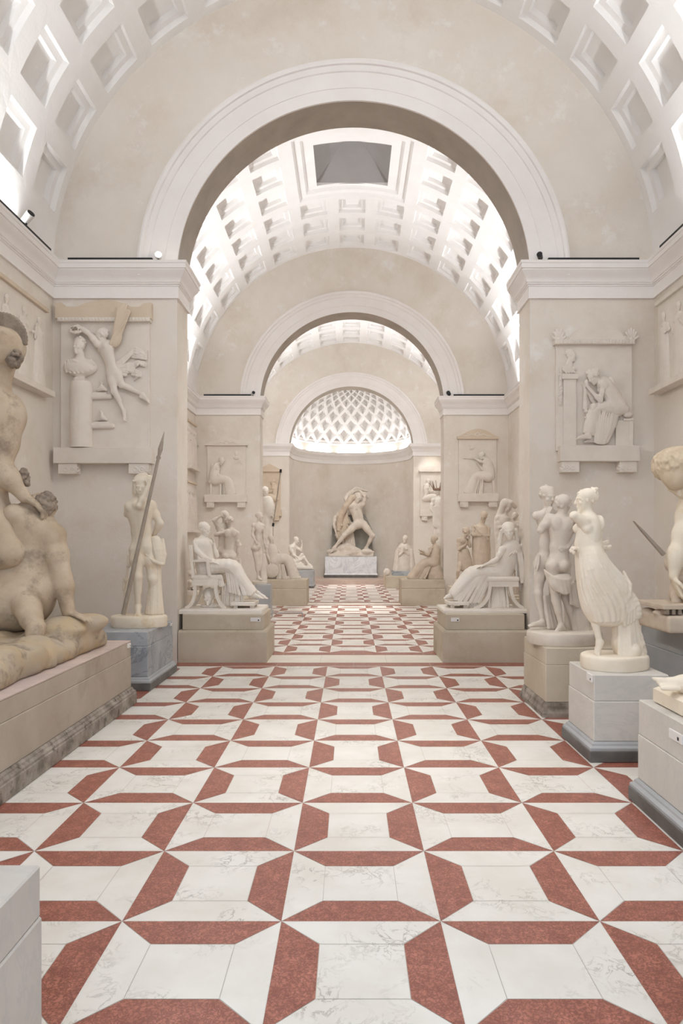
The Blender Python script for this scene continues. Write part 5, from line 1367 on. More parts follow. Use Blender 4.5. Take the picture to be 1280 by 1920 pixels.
# ================================================================== wall reliefs
def relief(name,label,Y,panel,shelf,brackets,depth=.05,mat=None,cap=None,side=None):
    """framed panel hung on the wall plane Y; rectangles in photo pixels x0,y0,x1,y1"""
    m=mat or M['relief']
    t=thing(name,label,'relief',tuple(P((panel[0]+panel[2])/2,panel[3],Y)))
    def slab(r,d,nm,mm=m,b=.004,ya=0):
        a=P(r[0],r[1],Y); c=P(r[2],r[3],Y); mb=MB(); mb.box(a.x,c.x,Y-d,Y-.001,c.z,a.z,b); return mb.build(nm,mm,t)
    slab(panel,depth,'panel')
    if shelf:
        slab(shelf,depth+.11,'shelf')
    for b in brackets:
        o=slab(b,depth+.09,'bracket')
        k=Y/F; S=Sculpt(Y-depth-.09,max(.35,(b[2]-b[0])*.022),wscale=.6,k=.6); cx,cy=(b[0]+b[2])/2,(b[1]+b[3])/2; w=(b[2]-b[0]); q=w*.07
        for j in range(10):
            a0,a1=2*PI*j/10,2*PI*(j+1)/10
            S.cone((cx+w*.13*math.cos(a0),cy+w*.13*math.sin(a0),0),(cx+w*.13*math.cos(a1),cy+w*.13*math.sin(a1),0),q*.6)
        S.ball((cx,cy,0),q)
        for s in (-1,1):
            for j in range(8):
                a0,a1=1.6*PI*j/8,1.6*PI*(j+1)/8
                S.cone((cx+s*w*.31+s*w*.11*math.cos(a0),cy+w*.11*math.sin(a0),0),(cx+s*w*.31+s*w*.11*math.cos(a1),cy+w*.11*math.sin(a1),0),q*.55)
            S.cone((cx+s*w*.13,cy,0),(cx+s*w*.24,cy-w*.05,0),q*.55)
        S.build('carved_rosette',m,o)
    return t,slab
def draped_sitter(S,D,H,J,hu,front,rows,nf=12,seed=4,lap=None,shin=None,bun=(0,.2,-.4,.13)):
    body(S,J,hu,front=front,sex='f',fat=1.05)
    hair_cap(H,J,hu,seed=seed,n=46,rad=.08,bun=bun)
# ---- left front: winged figure crowning a bust
def relief_left():
    Y=9.85; t,slab=relief('winged_figure_relief','relief of a flying winged figure crowning a bust, left of near arch',Y,(117,600,282,845),(109,842,290,871),[(117,871,152,890),(247,871,284,890)],.06)
    m=M['relief']; d=.06
    o=slab((108,579,287,601),.10,'cap_slab',M['relief_tan'])
    mb=MB()
    for x0,x1 in ((108,131),(262,287)):
        a=P(x0,573,Y); c=P(x1,580,Y)
        q=[(x0,580),(x0,572),((x0+x1)/2 if x0<200 else x0+9,571),(x1,580)] if x0<200 else [(x0,580),(x0+10,573),(x1,571),(x1,580)]
        pts=[P(px,py,Y) for px,py in q]; n=4
        mb.add([p-Vector((0,.09,0)) for p in pts]+[p-Vector((0,.001,0)) for p in pts],[(0,1,2,3),(7,6,5,4)]+[(i,(i+1)%n,n+(i+1)%n,n+i) for i in range(n)])
    arc=[(140+115*j/12,580-math.sin(PI*j/12)*16) for j in range(13)]
    pts=[P(px,max(py,561),Y) for px,py in arc]; n=len(pts); mb.add([p-Vector((0,.05,0)) for p in pts]+[p-Vector((0,.001,0)) for p in pts],[tuple(range(n)),tuple(range(2*n-1,n-1,-1))]+[(i,(i+1)%n,n+(i+1)%n,n+i) for i in range(n)])
    mb.build('cap_crest',M['relief_tan'],t)
    a=P(114,600,Y); c=P(285,607,Y); mb=MB(); mb.box(a.x,c.x,Y-.12,Y-.001,c.z,a.z)
    b_=mb.build('egg_moulding_band',m,t)
    mb=MB()
    for i in range(27):
        q=P(116+i*6.2,0,Y).x; mb.box(q,q+.026,Y-.128,Y-.119,c.z+.008,a.z-.006,.004)
    z=mb.build('egg_ornament',m,b_); z['kind']='stuff'
    yy=Y-d
    C=MB(); k=Y/F
    c0=P(153.5,840,yy); C.lathe([(21*k,c0.z),(20.5*k,P(0,722,yy).z),(19*k,P(0,717,yy).z),(10*k,P(0,714,yy).z)],c0.x,yy-.02,36,1,.8); C.build('column',m,t,smooth=True,sharp=30)
    S=Sculpt(yy-.03,.9,k=2,wscale=.8); hu=29
    head(S,(150,652,8),(-.45,.0,.9),hu); S.cone((152,664,6),(151,676,4),7,9,4)
    S.ell((151,690,2),(32,17,17),None,4).ell((151,682,3),(27,10,12),None,4).cone((151,700,2),(151,709,2),10,8,4).boxs((141,709,-10),(162,716,12),2)
    S.folds([(124,682,10),(136,676,14),(150,682,17)],[(124,699,10),(150,704,16),(178,694,10)],7,1.6,1.8,seed=3,k=2)
    S.folds([(134,694,14),(140,698,15)],[(172,676,12),(180,686,10)],4,2.2,2.6,seed=5,k=1)
    S.ell((151,641,4),(11,8,10),None,2); S.curls((151,642,5),(11,9,11),30,2,3,front=unit((-.4,.5,.8)),lim=.2,k=.8)
    S.build('bust',m,t)
    S=Sculpt(yy-.03,.9,k=2,wscale=.75); hu=27
    J=dict(head=(192,632,6),face=(-.75,.45,.4),neck=(193,645,4),chest=(201,660,3),pelv=(212,697,2),sL=(184,647,9),sR=(208,645,0),pL=(209,702,4),pR=(219,701,0),
        eL=(168,627,10),hL=(148,613,10),fL=(-.9,.2,.1),mL=(0,1,0),eR=(176,634,4),hR=(157,616,4),fR=(-1,0,0),mR=(0,1,0),
        kR=(229,722,4),aR=(268,740,3),tR=(281,757,4),kL=(216,736,5),aL=(233,772,4),tL=(236,790,6))
    body(S,J,hu,front=(-.75,.1,.75),sex='m',fat=.92); S.build('flying_figure',m,t)
    H=Sculpt(yy-.03,.7,k=1,wscale=.75); hair_cap(H,J,hu,seed=3,n=80,rad=.09); H.curls((192,629,5),(11,8,11),70,1.9,4,front=unit((-.6,.6,.2)),lim=.3,k=.5); H.build('hair',m,t)
    W=Sculpt(Y-.16,.8,k=1,wscale=.7)
    W.ell((217,634,-6),(10,17,8),[unit((1,.3,0)),unit((-.3,1,0)),A3((0,0,1))],4)
    for i in range(8):
        x=i/7; a=A3((209+12*x,642-6*x,-3)); b=A3((222+20*x,580-8*math.sin(x*2.6)+ (9*x if i>5 else 0),0)); W.cone(a,b,3.2,3.0,.6)
    for i in range(7): W.cone((207+2.6*i,645-4*i,0),(216+3.4*i,622-3*i,3),2.8,2.4,.6)
    W.cone((206,648,-8),(214,636,-4),6,6)
    W.build('wing',M['relief_tan'],t)
    G=Sculpt(yy-.02,.9,k=1,wscale=.8)
    for j in range(16):
        a=2*PI*j/16; G.ball((145+11*math.cos(a),621+5.5*math.sin(a),8+5*math.sin(a)),3.0,1)
    G.curls((145,621,8),(13,7,7),40,1.8,4,k=.6); G.build('wreath',m,t)
    D=Sculpt(yy-.01,.9,k=1.2,wscale=.7)
    D.folds([(212,680,4),(214,700,4)],[(252,655,4),(246,668,6)],4,2.4,2.6,mid=[(230,672,5),(232,684,5)],seed=2)
    D.folds([(216,690,4),(220,704,4)],[(240,686,6),(238,706,6)],4,2.4,3,seed=3)
    for (u,v,r) in ((256,660,11),(266,668,8),(240,692,12),(256,700,8)):
        for j in range(3):
            D.chain([(u-r,v-r*.3+j*3,3),(u,v-r*.6+j*5,6),(u+r,v+j*3,4),(u+r*.4,v+r*.5,4)],[2,2.4,2.2,1.8])
    for (u,v,r,ph) in ((258,662,13,0.),(244,690,12,1.2),(262,684,9,2.4)):
        for rr in (1.0,.62,.3):
            D.chain([(u+r*rr*1.25*math.cos(ph+t*.55),v+r*rr*.75*math.sin(ph+t*.55),2+4*(1-rr)) for t in range(9)],[2.0]*9,1)
    D.chain([(248,700,3),(258,706,4),(252,714,2)],[2,2.4,1.6]).chain([(268,664,4),(276,658,3),(274,672,3)],[2,2,1.6])
    D.build('flying_drapery',m,t)
    for v,u1 in ((744,207),(799,211)):
        L=Sculpt(yy-.01,.8,k=1,wscale=.8); L.cone((172,v,2),(u1,v,2),6.2,5.0); L.ball((u1,v,4),3); L.cone((176,v-6,3),(u1-8,v-6,3),2,2); L.chain([(184,v-12,3),(193,v-16,4),(200,v-12,3)],[3,5,2.5]).chain([(190,v-16,4),(192,v-24,3),(188,v-29,3)],[3,2.2,1.2]); L.build('oil_lamp',m,t)
relief_left()
# ---- right front: seated mourner before a bust
def relief_right():
    Y=9.85; t,slab=relief('mourning_woman_relief','relief of a seated woman weeping before a bust, right of near arch',Y,(1040,648,1182,846),(1044,838,1191,867),[(1047,867,1080,887),(1154,867,1186,887)],.05)
    m=M['relief']; d=.05; yy=Y-d
    pts=[P(1062,640,Y)]+[P(1062+108*j/16,640-math.sin(PI*j/16)**.75*35,Y) for j in range(1,16)]+[P(1170,640,Y)]
    mb=MB(); n=len(pts); mb.add([p-Vector((0,.07,0)) for p in pts]+[p-Vector((0,.001,0)) for p in pts],[tuple(range(n)),tuple(range(2*n-1,n-1,-1))]+[(i,(i+1)%n,n+(i+1)%n,n+i) for i in range(n)]); mb.build('arched_cap',m,t)
    for cx in (1047,1183):
        S=Sculpt(Y-.05,.7,k=.8,wscale=.7); 
        for i in range(7):
            a=math.radians(20+140*i/6); S.cone((cx,640,0),(cx+13*math.cos(a),640-23*math.sin(a),2),2,2.6)
        S.ball((cx,638,3),4); S.build('shell_ornament',m,t)
    a=P(1036,640,Y); c=P(1184,649,Y); mb=MB(); mb.box(a.x,c.x,Y-.11,Y-.001,c.z,a.z,.004); b_=mb.build('egg_moulding_band',m,t)
    mb=MB()
    for i in range(23):
        q=P(1038+i*6.3,0,Y).x; mb.box(q,q+.026,Y-.118,Y-.109,c.z+.010,a.z-.010,.004)
    z=mb.build('egg_ornament',m,b_); z['kind']='stuff'
    S=Sculpt(yy-.01,.8,k=1.6,wscale=.5); head(S,(1070,667,2),(.95,.05,.2),22); S.cone((1068,676,2),(1066,684,2),5,7,3); S.ell((1066,692,0),(14,8,8),None,3); S.folds([(1054,688,4),(1060,684,5)],[(1058,700,4),(1078,699,5)],4,1.6,1.8); S.ell((1067,660,1),(8.5,6,8),None,1.5); S.curls((1067,662,1),(9,7,8),24,1.5,3,front=unit((.8,.4,.2)),lim=.2,k=.6)
    S.build('bust',m,t)
    mb=MB()
    for (x0,y0,x1,y1,dd) in ((1051,702,1082,712,.05),(1055,710,1079,838,.03)):
        a=P(x0,y0,yy); c=P(x1,y1,yy); mb.box(a.x,c.x,yy-dd,yy+.001,c.z,a.z,.004)
    mb.build('bust_pillar',m,t)
    S=Sculpt(yy-.01,.8,k=1.6,wscale=.5); S.folds([(1048,690,2),(1052,692,2)],[(1048,760,2),(1053,758,2)],2,1.6,1.6); S.curls((1050,722,3),(3,36,3),40,1.7,6,k=.5); S.build('garland',m,t)
    S=Sculpt(yy-.03,.85,k=1.8,wscale=.6); hu=27
    J=dict(head=(1110,708,10),face=(-.75,.6,.3),up=(-.3,-.9,0),neck=(1124,716,6),chest=(1136,729,4),pelv=(1158,766,2),sL=(1128,722,14),sR=(1134,722,-6),pL=(1156,770,8),pR=(1156,770,-6),
        eL=(1122,754,16),hL=(1099,727,12),fL=(-.3,-.9,.1),mL=(.5,0,-.5),cL=.8,eR=(1116,756,-2),hR=(1095,730,6),fR=(-.2,-.9,0),cR=.8,
        kL=(1110,764,14),aL=(1100,816,12),tL=(1076,825,14),kR=(1108,764,-4),aR=(1112,822,2),tR=(1094,830,4))
    body(S,J,hu,front=(-.8,.3,.6),sex='f',fat=1.05); S.build('mourner_figure',m,t)
    H=Sculpt(yy-.03,.75,k=1,wscale=.6); hair_cap(H,J,hu,seed=3,n=60,rad=.09,bun=(0,.45,.05,.14)); H.build('hair',m,t)
    D=Sculpt(yy-.03,.85,k=1.6,wscale=.6)
    drape(D,[(1130,722,4,12,14),(1144,738,4,15,14),(1158,764,3,15,14)],9,(20,180),None,1.3,2,.05,1,seed=3,k=1)
    drape(D,[(1160,768,2,14,15),(1136,764,4,10,16),(1114,768,4,9,15),(1108,790,4,12,14),(1104,812,4,12,12)],10,(0,170),None,1.4,2,.02,1,seed=4,k=1)
    D.folds([(1112,768,14),(1128,772,16),(1146,774,14),(1160,770,8)],[(1112,828,10),(1118,832,13),(1128,833,12),(1138,828,8)],12,1.7,2.3,mid=[(1112,796,14),(1124,806,16),(1138,808,14),(1152,800,8)],seed=6,k=1)
    D.folds([(1093,732,10),(1097,732,10)],[(1091,764,8),(1099,776,8)],3,1.6,1.8,seed=5,k=.8); D.curls((1096,778,8),(5,8,3),14,1.6,4,k=.6)
    D.build('drapery',m,t)
    mb=MB()
    for (x0,y0,x1,y1,dd) in ((1166,786,1184,790,.06),(1152,789,1182,838,.04),(1176,790,1184,838,.05)):
        a=P(x0,y0,yy); c=P(x1,y1,yy); mb.box(a.x,c.x,yy-dd,yy+.001,c.z,a.z,.003)
    mb.build('stool',m,t)
    S=Sculpt(yy-.03,.9,k=2,wscale=.8); S.ell((1176,778,2),(9,6,8)); S.build('cushion_end',m,t)
relief_right()
# ---- middle room end wall
def relief_mid(name,label,panel,shelf,brackets,flip,capkind):
    Y=18.91; t,slab=relief(name,label,Y,panel,shelf,brackets,.05); m=M['relief']; yy=Y-.05
    x0,x1,y1=panel[0]-3,panel[2]+3,panel[1]; cx=(x0+x1)/2
    if capkind=='gable': pts=[(x0-1,y1),(x0-1,y1-3),(cx,y1-17),(x1+1,y1-3),(x1+1,y1)]
    else: pts=[(x0,y1),(x0,y1-5)]+[(x0+6+(x1-x0-12)*j/12,y1-6-math.sin(PI*j/12)*13) for j in range(13)]+[(x1,y1-5),(x1,y1)]
    pp=[P(a,b,Y) for a,b in pts]; n=len(pp); mb=MB(); mb.add([p-Vector((0,.10,0)) for p in pp]+[p-Vector((0,.001,0)) for p in pp],[tuple(range(n)),tuple(range(2*n-1,n-1,-1))]+[(i,(i+1)%n,n+(i+1)%n,n+i) for i in range(n)]); mb.build('cap',M['relief_tan'] if capkind!='gable' else m,t)
    S=Sculpt(Y-.10,.5,k=.6,wscale=.7)
    yc=y1-6 if capkind=='gable' else y1-9
    for j in range(12):
        a0,a1=2*PI*j/12,2*PI*(j+1)/12; S.cone((cx+4*math.cos(a0),yc+3.4*math.sin(a0),0),(cx+4*math.cos(a1),yc+3.4*math.sin(a1),0),.8)
    for s in (-1,1): S.chain([(cx+s*4,yc+1,0),(cx+s*12,yc-1 ,0),(cx+s*18,yc+2.5,0),(cx+s*26,yc+2.5,0)],[.8,1.0,.8,.6])
    S.build('cap_carving',m,t)
    q=(lambda u:u) if not flip else (lambda u: 848+ (908-u)) 
    return t,yy,m,slab
def relief_mid_left():
    t,yy,m,slab=relief_mid('seated_reader_relief','gabled wall relief of a bowed seated woman facing right, left of second arch',(389,836,461,929),(385,928,464,942),[(389,942,403,952),(446,942,461,952)],False,'gable')
    S=Sculpt(yy-.02,.6,k=1.2,wscale=.6); hu=14
    J=dict(head=(415.5,865,4),face=(.7,.6,.3),neck=(407,872,3),chest=(404,880,2),pelv=(401,900,2),sL=(403,876,5),sR=(405,876,-3),pL=(402,902,4),pR=(402,902,-3),eL=(409,892,7),hL=(420,896,6),eR=(408,890,0),hR=(422,898,3),
        kL=(427,899,5),aL=(434,922,4),tL=(443,926,5),kR=(426,899,-2),aR=(428,922,1),tR=(436,927,2))
    body(S,J,hu,front=(.8,.2,.5),sex='f',fat=1.1); S.build('seated_figure',m,t)
    H=Sculpt(yy-.02,.55,k=.8,wscale=.6); hair_cap(H,J,hu,seed=3,n=30); H.build('hair',m,t)
    D=Sculpt(yy-.02,.6,k=1.2,wscale=.6); drape(D,[(404,874,2,6,7),(402,888,2,8,7),(401,902,2,9,8)],6,(0,180),None,.8,1.1,.05,1,seed=3,k=.7)
    drape(D,[(401,902,2,7,9),(415,899,2,6,9),(427,901,2,6,8),(431,914,2,7,7),(433,927,2,9,7)],8,(0,180),None,.9,1.2,.02,1,seed=4,k=.7); D.folds([(418,902,7),(428,904,8)],[(418,927,6),(432,927,7)],5,.9,1.2,k=.7); D.build('drapery',m,t)
    mb=MB()
    for r in ((393,904,417,908),(394,908,398,928),(412,908,416,928)):
        a=P(r[0],r[1],yy); c=P(r[2],r[3],yy); mb.box(a.x,c.x,yy-.06,yy+.001,c.z,a.z,.003)
    mb.build('stool',m,t)
    S=Sculpt(yy-.005,.6,k=1,wscale=.4); S.ell((443,850,1),(3.6,4.6,4)).ell((443,858,0),(6,4,4)).cone((449,862,0),(444,868,0),1.6).folds([(440,866,0),(452,866,0)],[(438,870,0),(456,870,0)],3,1,1); S.build('small_bust',m,t)
relief_mid_left()
def relief_mid_right():
    t,yy,m,slab=relief_mid('seated_harpist_relief','arch-capped wall relief of a seated woman reaching left, right of second arch',(859,824,930,927),(857,926,932,941),[(861,941,876,951),(914,941,930,951)],True,'arch')
    S=Sculpt(yy-.02,.6,k=1.2,wscale=.6); hu=14
    J=dict(head=(902,855,4),face=(-.85,.3,.3),neck=(909,862,3),chest=(913,872,2),pelv=(916,894,2),sL=(909,867,6),sR=(913,867,-3),pL=(915,897,4),pR=(915,897,-3),eL=(900,866,8),hL=(890,860,6),fL=(-1,-.1,0),eR=(904,880,0),hR=(896,870,4),
        kL=(891,892,5),aL=(882,918,4),tL=(871,924,5),kR=(892,891,-2),aR=(886,918,1),tR=(876,925,2))
    body(S,J,hu,front=(-.8,.2,.5),sex='f',fat=1.1); S.build('seated_figure',m,t)
    H=Sculpt(yy-.02,.55,k=.8,wscale=.6); hair_cap(H,J,hu,seed=3,n=30); H.build('hair',m,t)
    D=Sculpt(yy-.02,.6,k=1.2,wscale=.6); drape(D,[(912,866,2,7,7),(916,880,2,9,8),(917,896,2,9,8)],6,(0,180),None,.8,1.1,.05,1,seed=3,k=.7)
    drape(D,[(917,896,2,8,9),(902,892,2,7,9),(891,894,2,6,8),(885,908,2,8,7),(880,925,2,11,7)],8,(0,180),None,.9,1.2,.02,1,seed=4,k=.7); D.folds([(892,896,8),(906,898,8)],[(886,926,7),(904,926,7)],6,1,1.3,k=.7); D.build('drapery',m,t)
    mb=MB()
    for r in ((905,898,928,902),(922,902,927,926)):
        a=P(r[0],r[1],yy); c=P(r[2],r[3],yy); mb.box(a.x,c.x,yy-.06,yy+.001,c.z,a.z,.003)
    mb.build('stool',m,t)
    S=Sculpt(yy-.005,.6,k=1,wscale=.5); S.cone((869,859.5,1),(896,860.5,1),1.2); S.build('rod',m,t)
    S=Sculpt(yy-.005,.6,k=1,wscale=.5); S.curls((884,839,0),(5,5,2),14,1.2,3,k=.6); S.ell((884,839,0),(4,4,1.5)); S.build('small_medallion',m,t)
relief_mid_right()
# ---- far end wall, either side of the apse
def relief_far(name,label,x0,x1,mat,curved):
    Y=27.97; t,slab=relief(name,label,Y,(x0,884,x1,962),(x0-2,956,x1+2,968),[(x0+2,968,x0+12,976),(x1-12,968,x1-2,976)],.06,mat); m=mat; yy=Y-.06
    cx=(x0+x1)/2
    pts=[(x0-3,885),(x0-3,882)]+([(x0-1+(x1-x0+2)*j/10,881-math.sin(PI*j/10)*9) for j in range(11)] if curved else [(cx,870)])+[(x1+3,882),(x1+3,885)]
    pp=[P(a,b,Y) for a,b in pts]; n=len(pp); mb=MB(); mb.add([p-Vector((0,.14,0)) for p in pp]+[p-Vector((0,.001,0)) for p in pp],[tuple(range(n)),tuple(range(2*n-1,n-1,-1))]+[(i,(i+1)%n,n+(i+1)%n,n+i) for i in range(n)]); mb.build('cap',m,t)
    S=Sculpt(yy-.02,.5,k=1,wscale=.6); hu=11; s=1 if curved else -1
    q=lambda du:cx+s*du
    J=dict(head=(q(-6),903,3),face=(s*.8,.3,.3),neck=(q(-8),909,2),chest=(q(-9),916,2),pelv=(q(-9),934,2),sL=(q(-9),911,4),sR=(q(-7),911,-3),pL=(q(-8),936,3),pR=(q(-8),936,-2),eL=(q(-2),922,5),hL=(q(6),920,5),eR=(q(-2),924,0),hR=(q(6),924,2),kL=(q(8),934,4),aL=(q(11),950,3),tL=(q(16),954,4),kR=(q(8),934,-1),aR=(q(8),951,1),tR=(q(13),955,1))
    body(S,J,hu,front=(s*.8,.2,.5),sex='f',fat=1.1); S.build('seated_figure',m,t)
    D=Sculpt(yy-.02,.5,k=1,wscale=.6); drape(D,[(q(-9),934,2,5,7),(q(2),932,2,5,7),(q(9),936,2,5,6),(q(10),954,2,7,6)],6,(0,180),None,.8,1.0,.02,1,seed=4,k=.6); D.build('drapery',m,t)
relief_far('far_left_relief','warm-toned gabled relief on the end wall left of the apse',485,526,M['relief_tan'],False)
relief_far('far_right_relief','pale arch-capped relief brightly lit on the end wall right of the apse',788,829,M['relief'],True)
# ---- side walls of the front room: long reliefs seen at a slant
def relief_side(s,label,y0,y1,z0,z1,seed):
    m=M['relief']; X=s*HW; xin=X-s*.05
    t=thing('side_wall_relief',label,'relief',(X,(y0+y1)/2,z0))
    lo,hi=min(X-s*.001,xin),max(X-s*.001,xin)
    mb=MB(); mb.box(lo,hi,y0,y1,z0,z1,.006); mb.build('panel',m,t)
    mb=MB(); a,b=sorted((X-s*.001,X-s*.17)); mb.box(a,b,y0-.03,y1+.03,z0-.07,z0+.01,.005); mb.build('sill',m,t)
    mb=MB(); a,b=sorted((X-s*.001,X-s*.09)); mb.box(a,b,y0-.02,y1+.02,z1-.005,z1+.05,.005); mb.build('top_fillet',M['relief_tan'] if s<0 else m,t)
    # figures: sculpt in a frame turned onto the wall
    g=random.Random(seed); n=6; H_=z1-z0
    for i in range(n):
        yc=y1-(i+.5)*(y1-y0)/n; Y0=9.0; k=Y0/F; hu=.115*H_/k
        S=Sculpt(Y0,hu*.032,k=hu*.06,wscale=1.0)
        base=HY; top=HY-(H_*.86)/k
        w=g.uniform(-.1,.1)*hu
        fx=g.choice((-1,1))
        J=dict(head=(HX+w,top+hu*.5,3),face=(fx*.8,.2,.5),neck=(HX+w,top+hu*1.2,0),chest=(HX+w*.5,top+hu*1.9,0),pelv=(HX,top+hu*3.6,0),sL=(HX-hu*.7,top+hu*1.45,2),sR=(HX+hu*.7,top+hu*1.5,0),pL=(HX-hu*.35,top+hu*3.8,0),pR=(HX+hu*.35,top+hu*3.8,0),
            eL=(HX-hu*g.uniform(.9,1.3),top+hu*g.uniform(1.9,2.8),hu*.2),hL=(HX-hu*g.uniform(.2,1.5),top+hu*g.uniform(1.3,3.2),hu*.4),eR=(HX+hu*g.uniform(.9,1.3),top+hu*g.uniform(1.9,2.8),hu*.2),hR=(HX+hu*g.uniform(.2,1.5),top+hu*g.uniform(1.3,3.2),hu*.4),
            kL=(HX-hu*.5,top+hu*5.4,hu*.2),aL=(HX-hu*.6,base-hu*.35,0),tL=(HX-hu*.6+fx*hu*.5,base-hu*.1,2),kR=(HX+hu*.45,top+hu*5.4,hu*.2),aR=(HX+hu*.5,base-hu*.35,0),tR=(HX+hu*.5+fx*hu*.5,base-hu*.1,2))
        body(S,J,hu,front=(fx*.4,0,1),sex='f',fat=1.15)
        hair_cap(S,J,hu,seed=i+seed,n=24)
        drape(S,[(HX,top+hu*1.8,0,hu*.8,hu*.5),(HX,top+hu*3.6,0,hu*.95,hu*.6),(HX,top+hu*5.4,0,hu*1.1,hu*.6),(HX,base-hu*.1,0,hu*1.35,hu*.65)],11,(-10,190),None,hu*.08,hu*.12,.02,1,seed=i,k=hu*.05)
        def world(V,S=S,yc=yc,k=k,s=s):
            W=np.empty_like(V); W[:,1]=yc+s*(V[:,0]-HX)*k*-1; W[:,0]=xin-s*(V[:,2])*k*.55; W[:,2]=z0+.012-(V[:,1]-HY)*k; return W
        S.world=world
        o=S.build('relief_figure',m,t)
        if s>0 or True:
            pass
relief_side(-1,'slanting wall relief of standing robed figures on left wall behind the crested helmet',6.9,9.50,3.72,4.80,3)
relief_side(1,'slanting wall relief of standing robed figures on right wall above the large bowed figure',7.1,9.62,3.78,4.92,8)
relief_side(-1,'small slanting relief high on the left wall of the middle room, beside second arch',17.75,18.72,3.62,4.75,5)
relief_side(-1,'lower slanting relief on the left wall of the middle room, under another relief',17.7,18.75,2.0,3.2,11)
def corner_figure():
    Y=17.0; m=M['plaster_grey']; pedestal('pedestal','stone pedestal in left corner of middle room, mostly hidden by the near pier',-4.1,-3.5,16.7,17.3,.42,M['stone'],M['stone_dark'],None,mould_h=.07,out=.03)
    t=statue('crouching_figure_statue','greyish crouching figure in left corner of middle room, half hidden by near pier',Y,(363,1114)); t.location.z=.42
    S=Sculpt(Y,.7,k=1.8); hu=16
    J=dict(head=(363,1058,2),face=(.7,.3,.6),neck=(361,1070,0),chest=(361,1080,0),pelv=(362,1100,0),sL=(353,1075,2),sR=(370,1075,-2),pL=(358,1104,0),pR=(366,1104,0),eL=(351,1090,6),hL=(360,1096,10),eR=(373,1090,4),hR=(368,1098,10),
        kL=(360,1090,14),aL=(358,1110,8),tL=(360,1113,16),kR=(371,1091,12),aR=(369,1110,6),tR=(372,1113,14))
    body(S,J,hu,front=(.5,0,.8),sex='m'); S.build('figure',m,t)
    H=Sculpt(Y,.65,k=1); hair_cap(H,J,hu,seed=2,n=50,rad=.09); H.build('hair',m,t)
    B=Sculpt(Y,.9,k=2); B.boxs((347,1106,-14),(377,1120,18),3); B.build('rock_base',m,t)
corner_figure()
# ================================================================== lighting track and lamps on the cornices
ZC=5.589
def track(label,a,b):
    mb=MB(); a=Vector(a); b=Vector(b); d=(b-a).normalized(); s=Vector((-d.y,d.x,0))*.022
    h=Vector((0,0,.045)); v=[a-s,b-s,b+s,a+s]; mb.add([x for x in v]+[x+h for x in v],[(3,2,1,0),(4,5,6,7),(0,1,5,4),(1,2,6,5),(2,3,7,6),(3,0,4,7)])
    o=mb.build('lighting_track',M['dark_metal'],None,origin=a); tag(o,label,'lighting track')
track('black lighting track along the front cornice left of the near arch',P(128,0,9.76).xy.to_3d()+Vector((0,0,ZC)),P(286,0,9.76).xy.to_3d()+Vector((0,0,ZC)))
track('black lighting track along the front cornice right of the near arch',P(1027,0,9.76).xy.to_3d()+Vector((0,0,ZC)),P(1197,0,9.76).xy.to_3d()+Vector((0,0,ZC)))
track('black lighting track on the left side wall cornice of the front room',(-4.09,6.6,ZC),(-4.09,9.45,ZC))
track('black lighting track on the right side wall cornice of the front room',(4.09,7.9,ZC),(4.09,9.35,ZC))
track('black lighting track along the middle room cornice left of the second arch',P(382,0,18.8).xy.to_3d()+Vector((0,0,ZC)),P(470,0,18.8).xy.to_3d()+Vector((0,0,ZC)))
track('black lighting track along the middle room cornice right of the second arch',P(850,0,18.8).xy.to_3d()+Vector((0,0,ZC)),P(945,0,18.8).xy.to_3d()+Vector((0,0,ZC)))
M['lamp_glow']=emit('lit_lamp_glass',(255,246,230),60)
def can(label,pos,aim,mat,r=.05,l=.15,lit=False,up=0.0):
    ZC=5.589+up; pos=Vector(pos); d=(Vector(aim)-pos).normalized()
    t=thing('spot_lamp',label,'lamp',(pos.x,pos.y,ZC)); c=Vector((pos.x,pos.y,ZC+.07))
    mb=MB(); mb.tube((pos.x,pos.y,ZC),(pos.x,pos.y,ZC+.06),.012,.012,8); mb.build('stem',M['dark_metal'],t)
    mb=MB(); mb.tube(c-d*l*.5,c+d*l*.5,r*.85,r,16); mb.build('lamp_body',mat,t,smooth=True,sharp=40)
    mb=MB(); mb.tube(c+d*l*.5,c+d*(l*.5+.008),r*.86,r*.86,16); mb.build('lens',M['lamp_glow'] if lit else M['dark_metal'],t)
can('white can spotlight on the left side cornice near the front',(-4.08,8.75,ZC),(1.5,6.0,9.5),M['white_paint'],.055,.20,up=.055)
can('glowing spotlight on front cornice at left foot of the near arch',P(297,0,9.75).xy.to_3d(),(-.4,0,1.8),M['white_paint'],.045,.08,True)
can('small dark spotlight on front cornice at right foot of the near arch',P(1012,0,9.75).xy.to_3d(),(0.2,4,1.0),M['dark_metal'],.04,.10)
can('dark spotlight on the right side cornice at the picture edge',(4.08,8.55,ZC),(0,6,1),M['dark_metal'],.045,.13,up=.055)
can('small pale spotlight on middle room cornice at left foot of second arch',P(474,0,18.8).xy.to_3d(),(0,12,1.0),M['white_paint'],.05,.13)
can('small dark spotlight on middle room cornice at right foot of second arch',P(841,0,18.8).xy.to_3d(),(0,12,1.0),M['dark_metal'],.055,.13)
# low barrier rod beside the second left plinth
mb=MB()
a=P(507,1150,15.9); 
for x in (-1.80,-1.12): mb.tube((x,15.75,0),(x,15.75,.10),.012,.012,8)
mb.tube((-1.80,15.75,.10),(-1.12,15.75,.10),.011,.011,8)
o=mb.build('low_barrier_rail',M['bluegrey'],None,origin=(-1.45,15.75,0)); tag(o,'thin low grey barrier rail on the floor beside the left plinth under second arch','barrier')
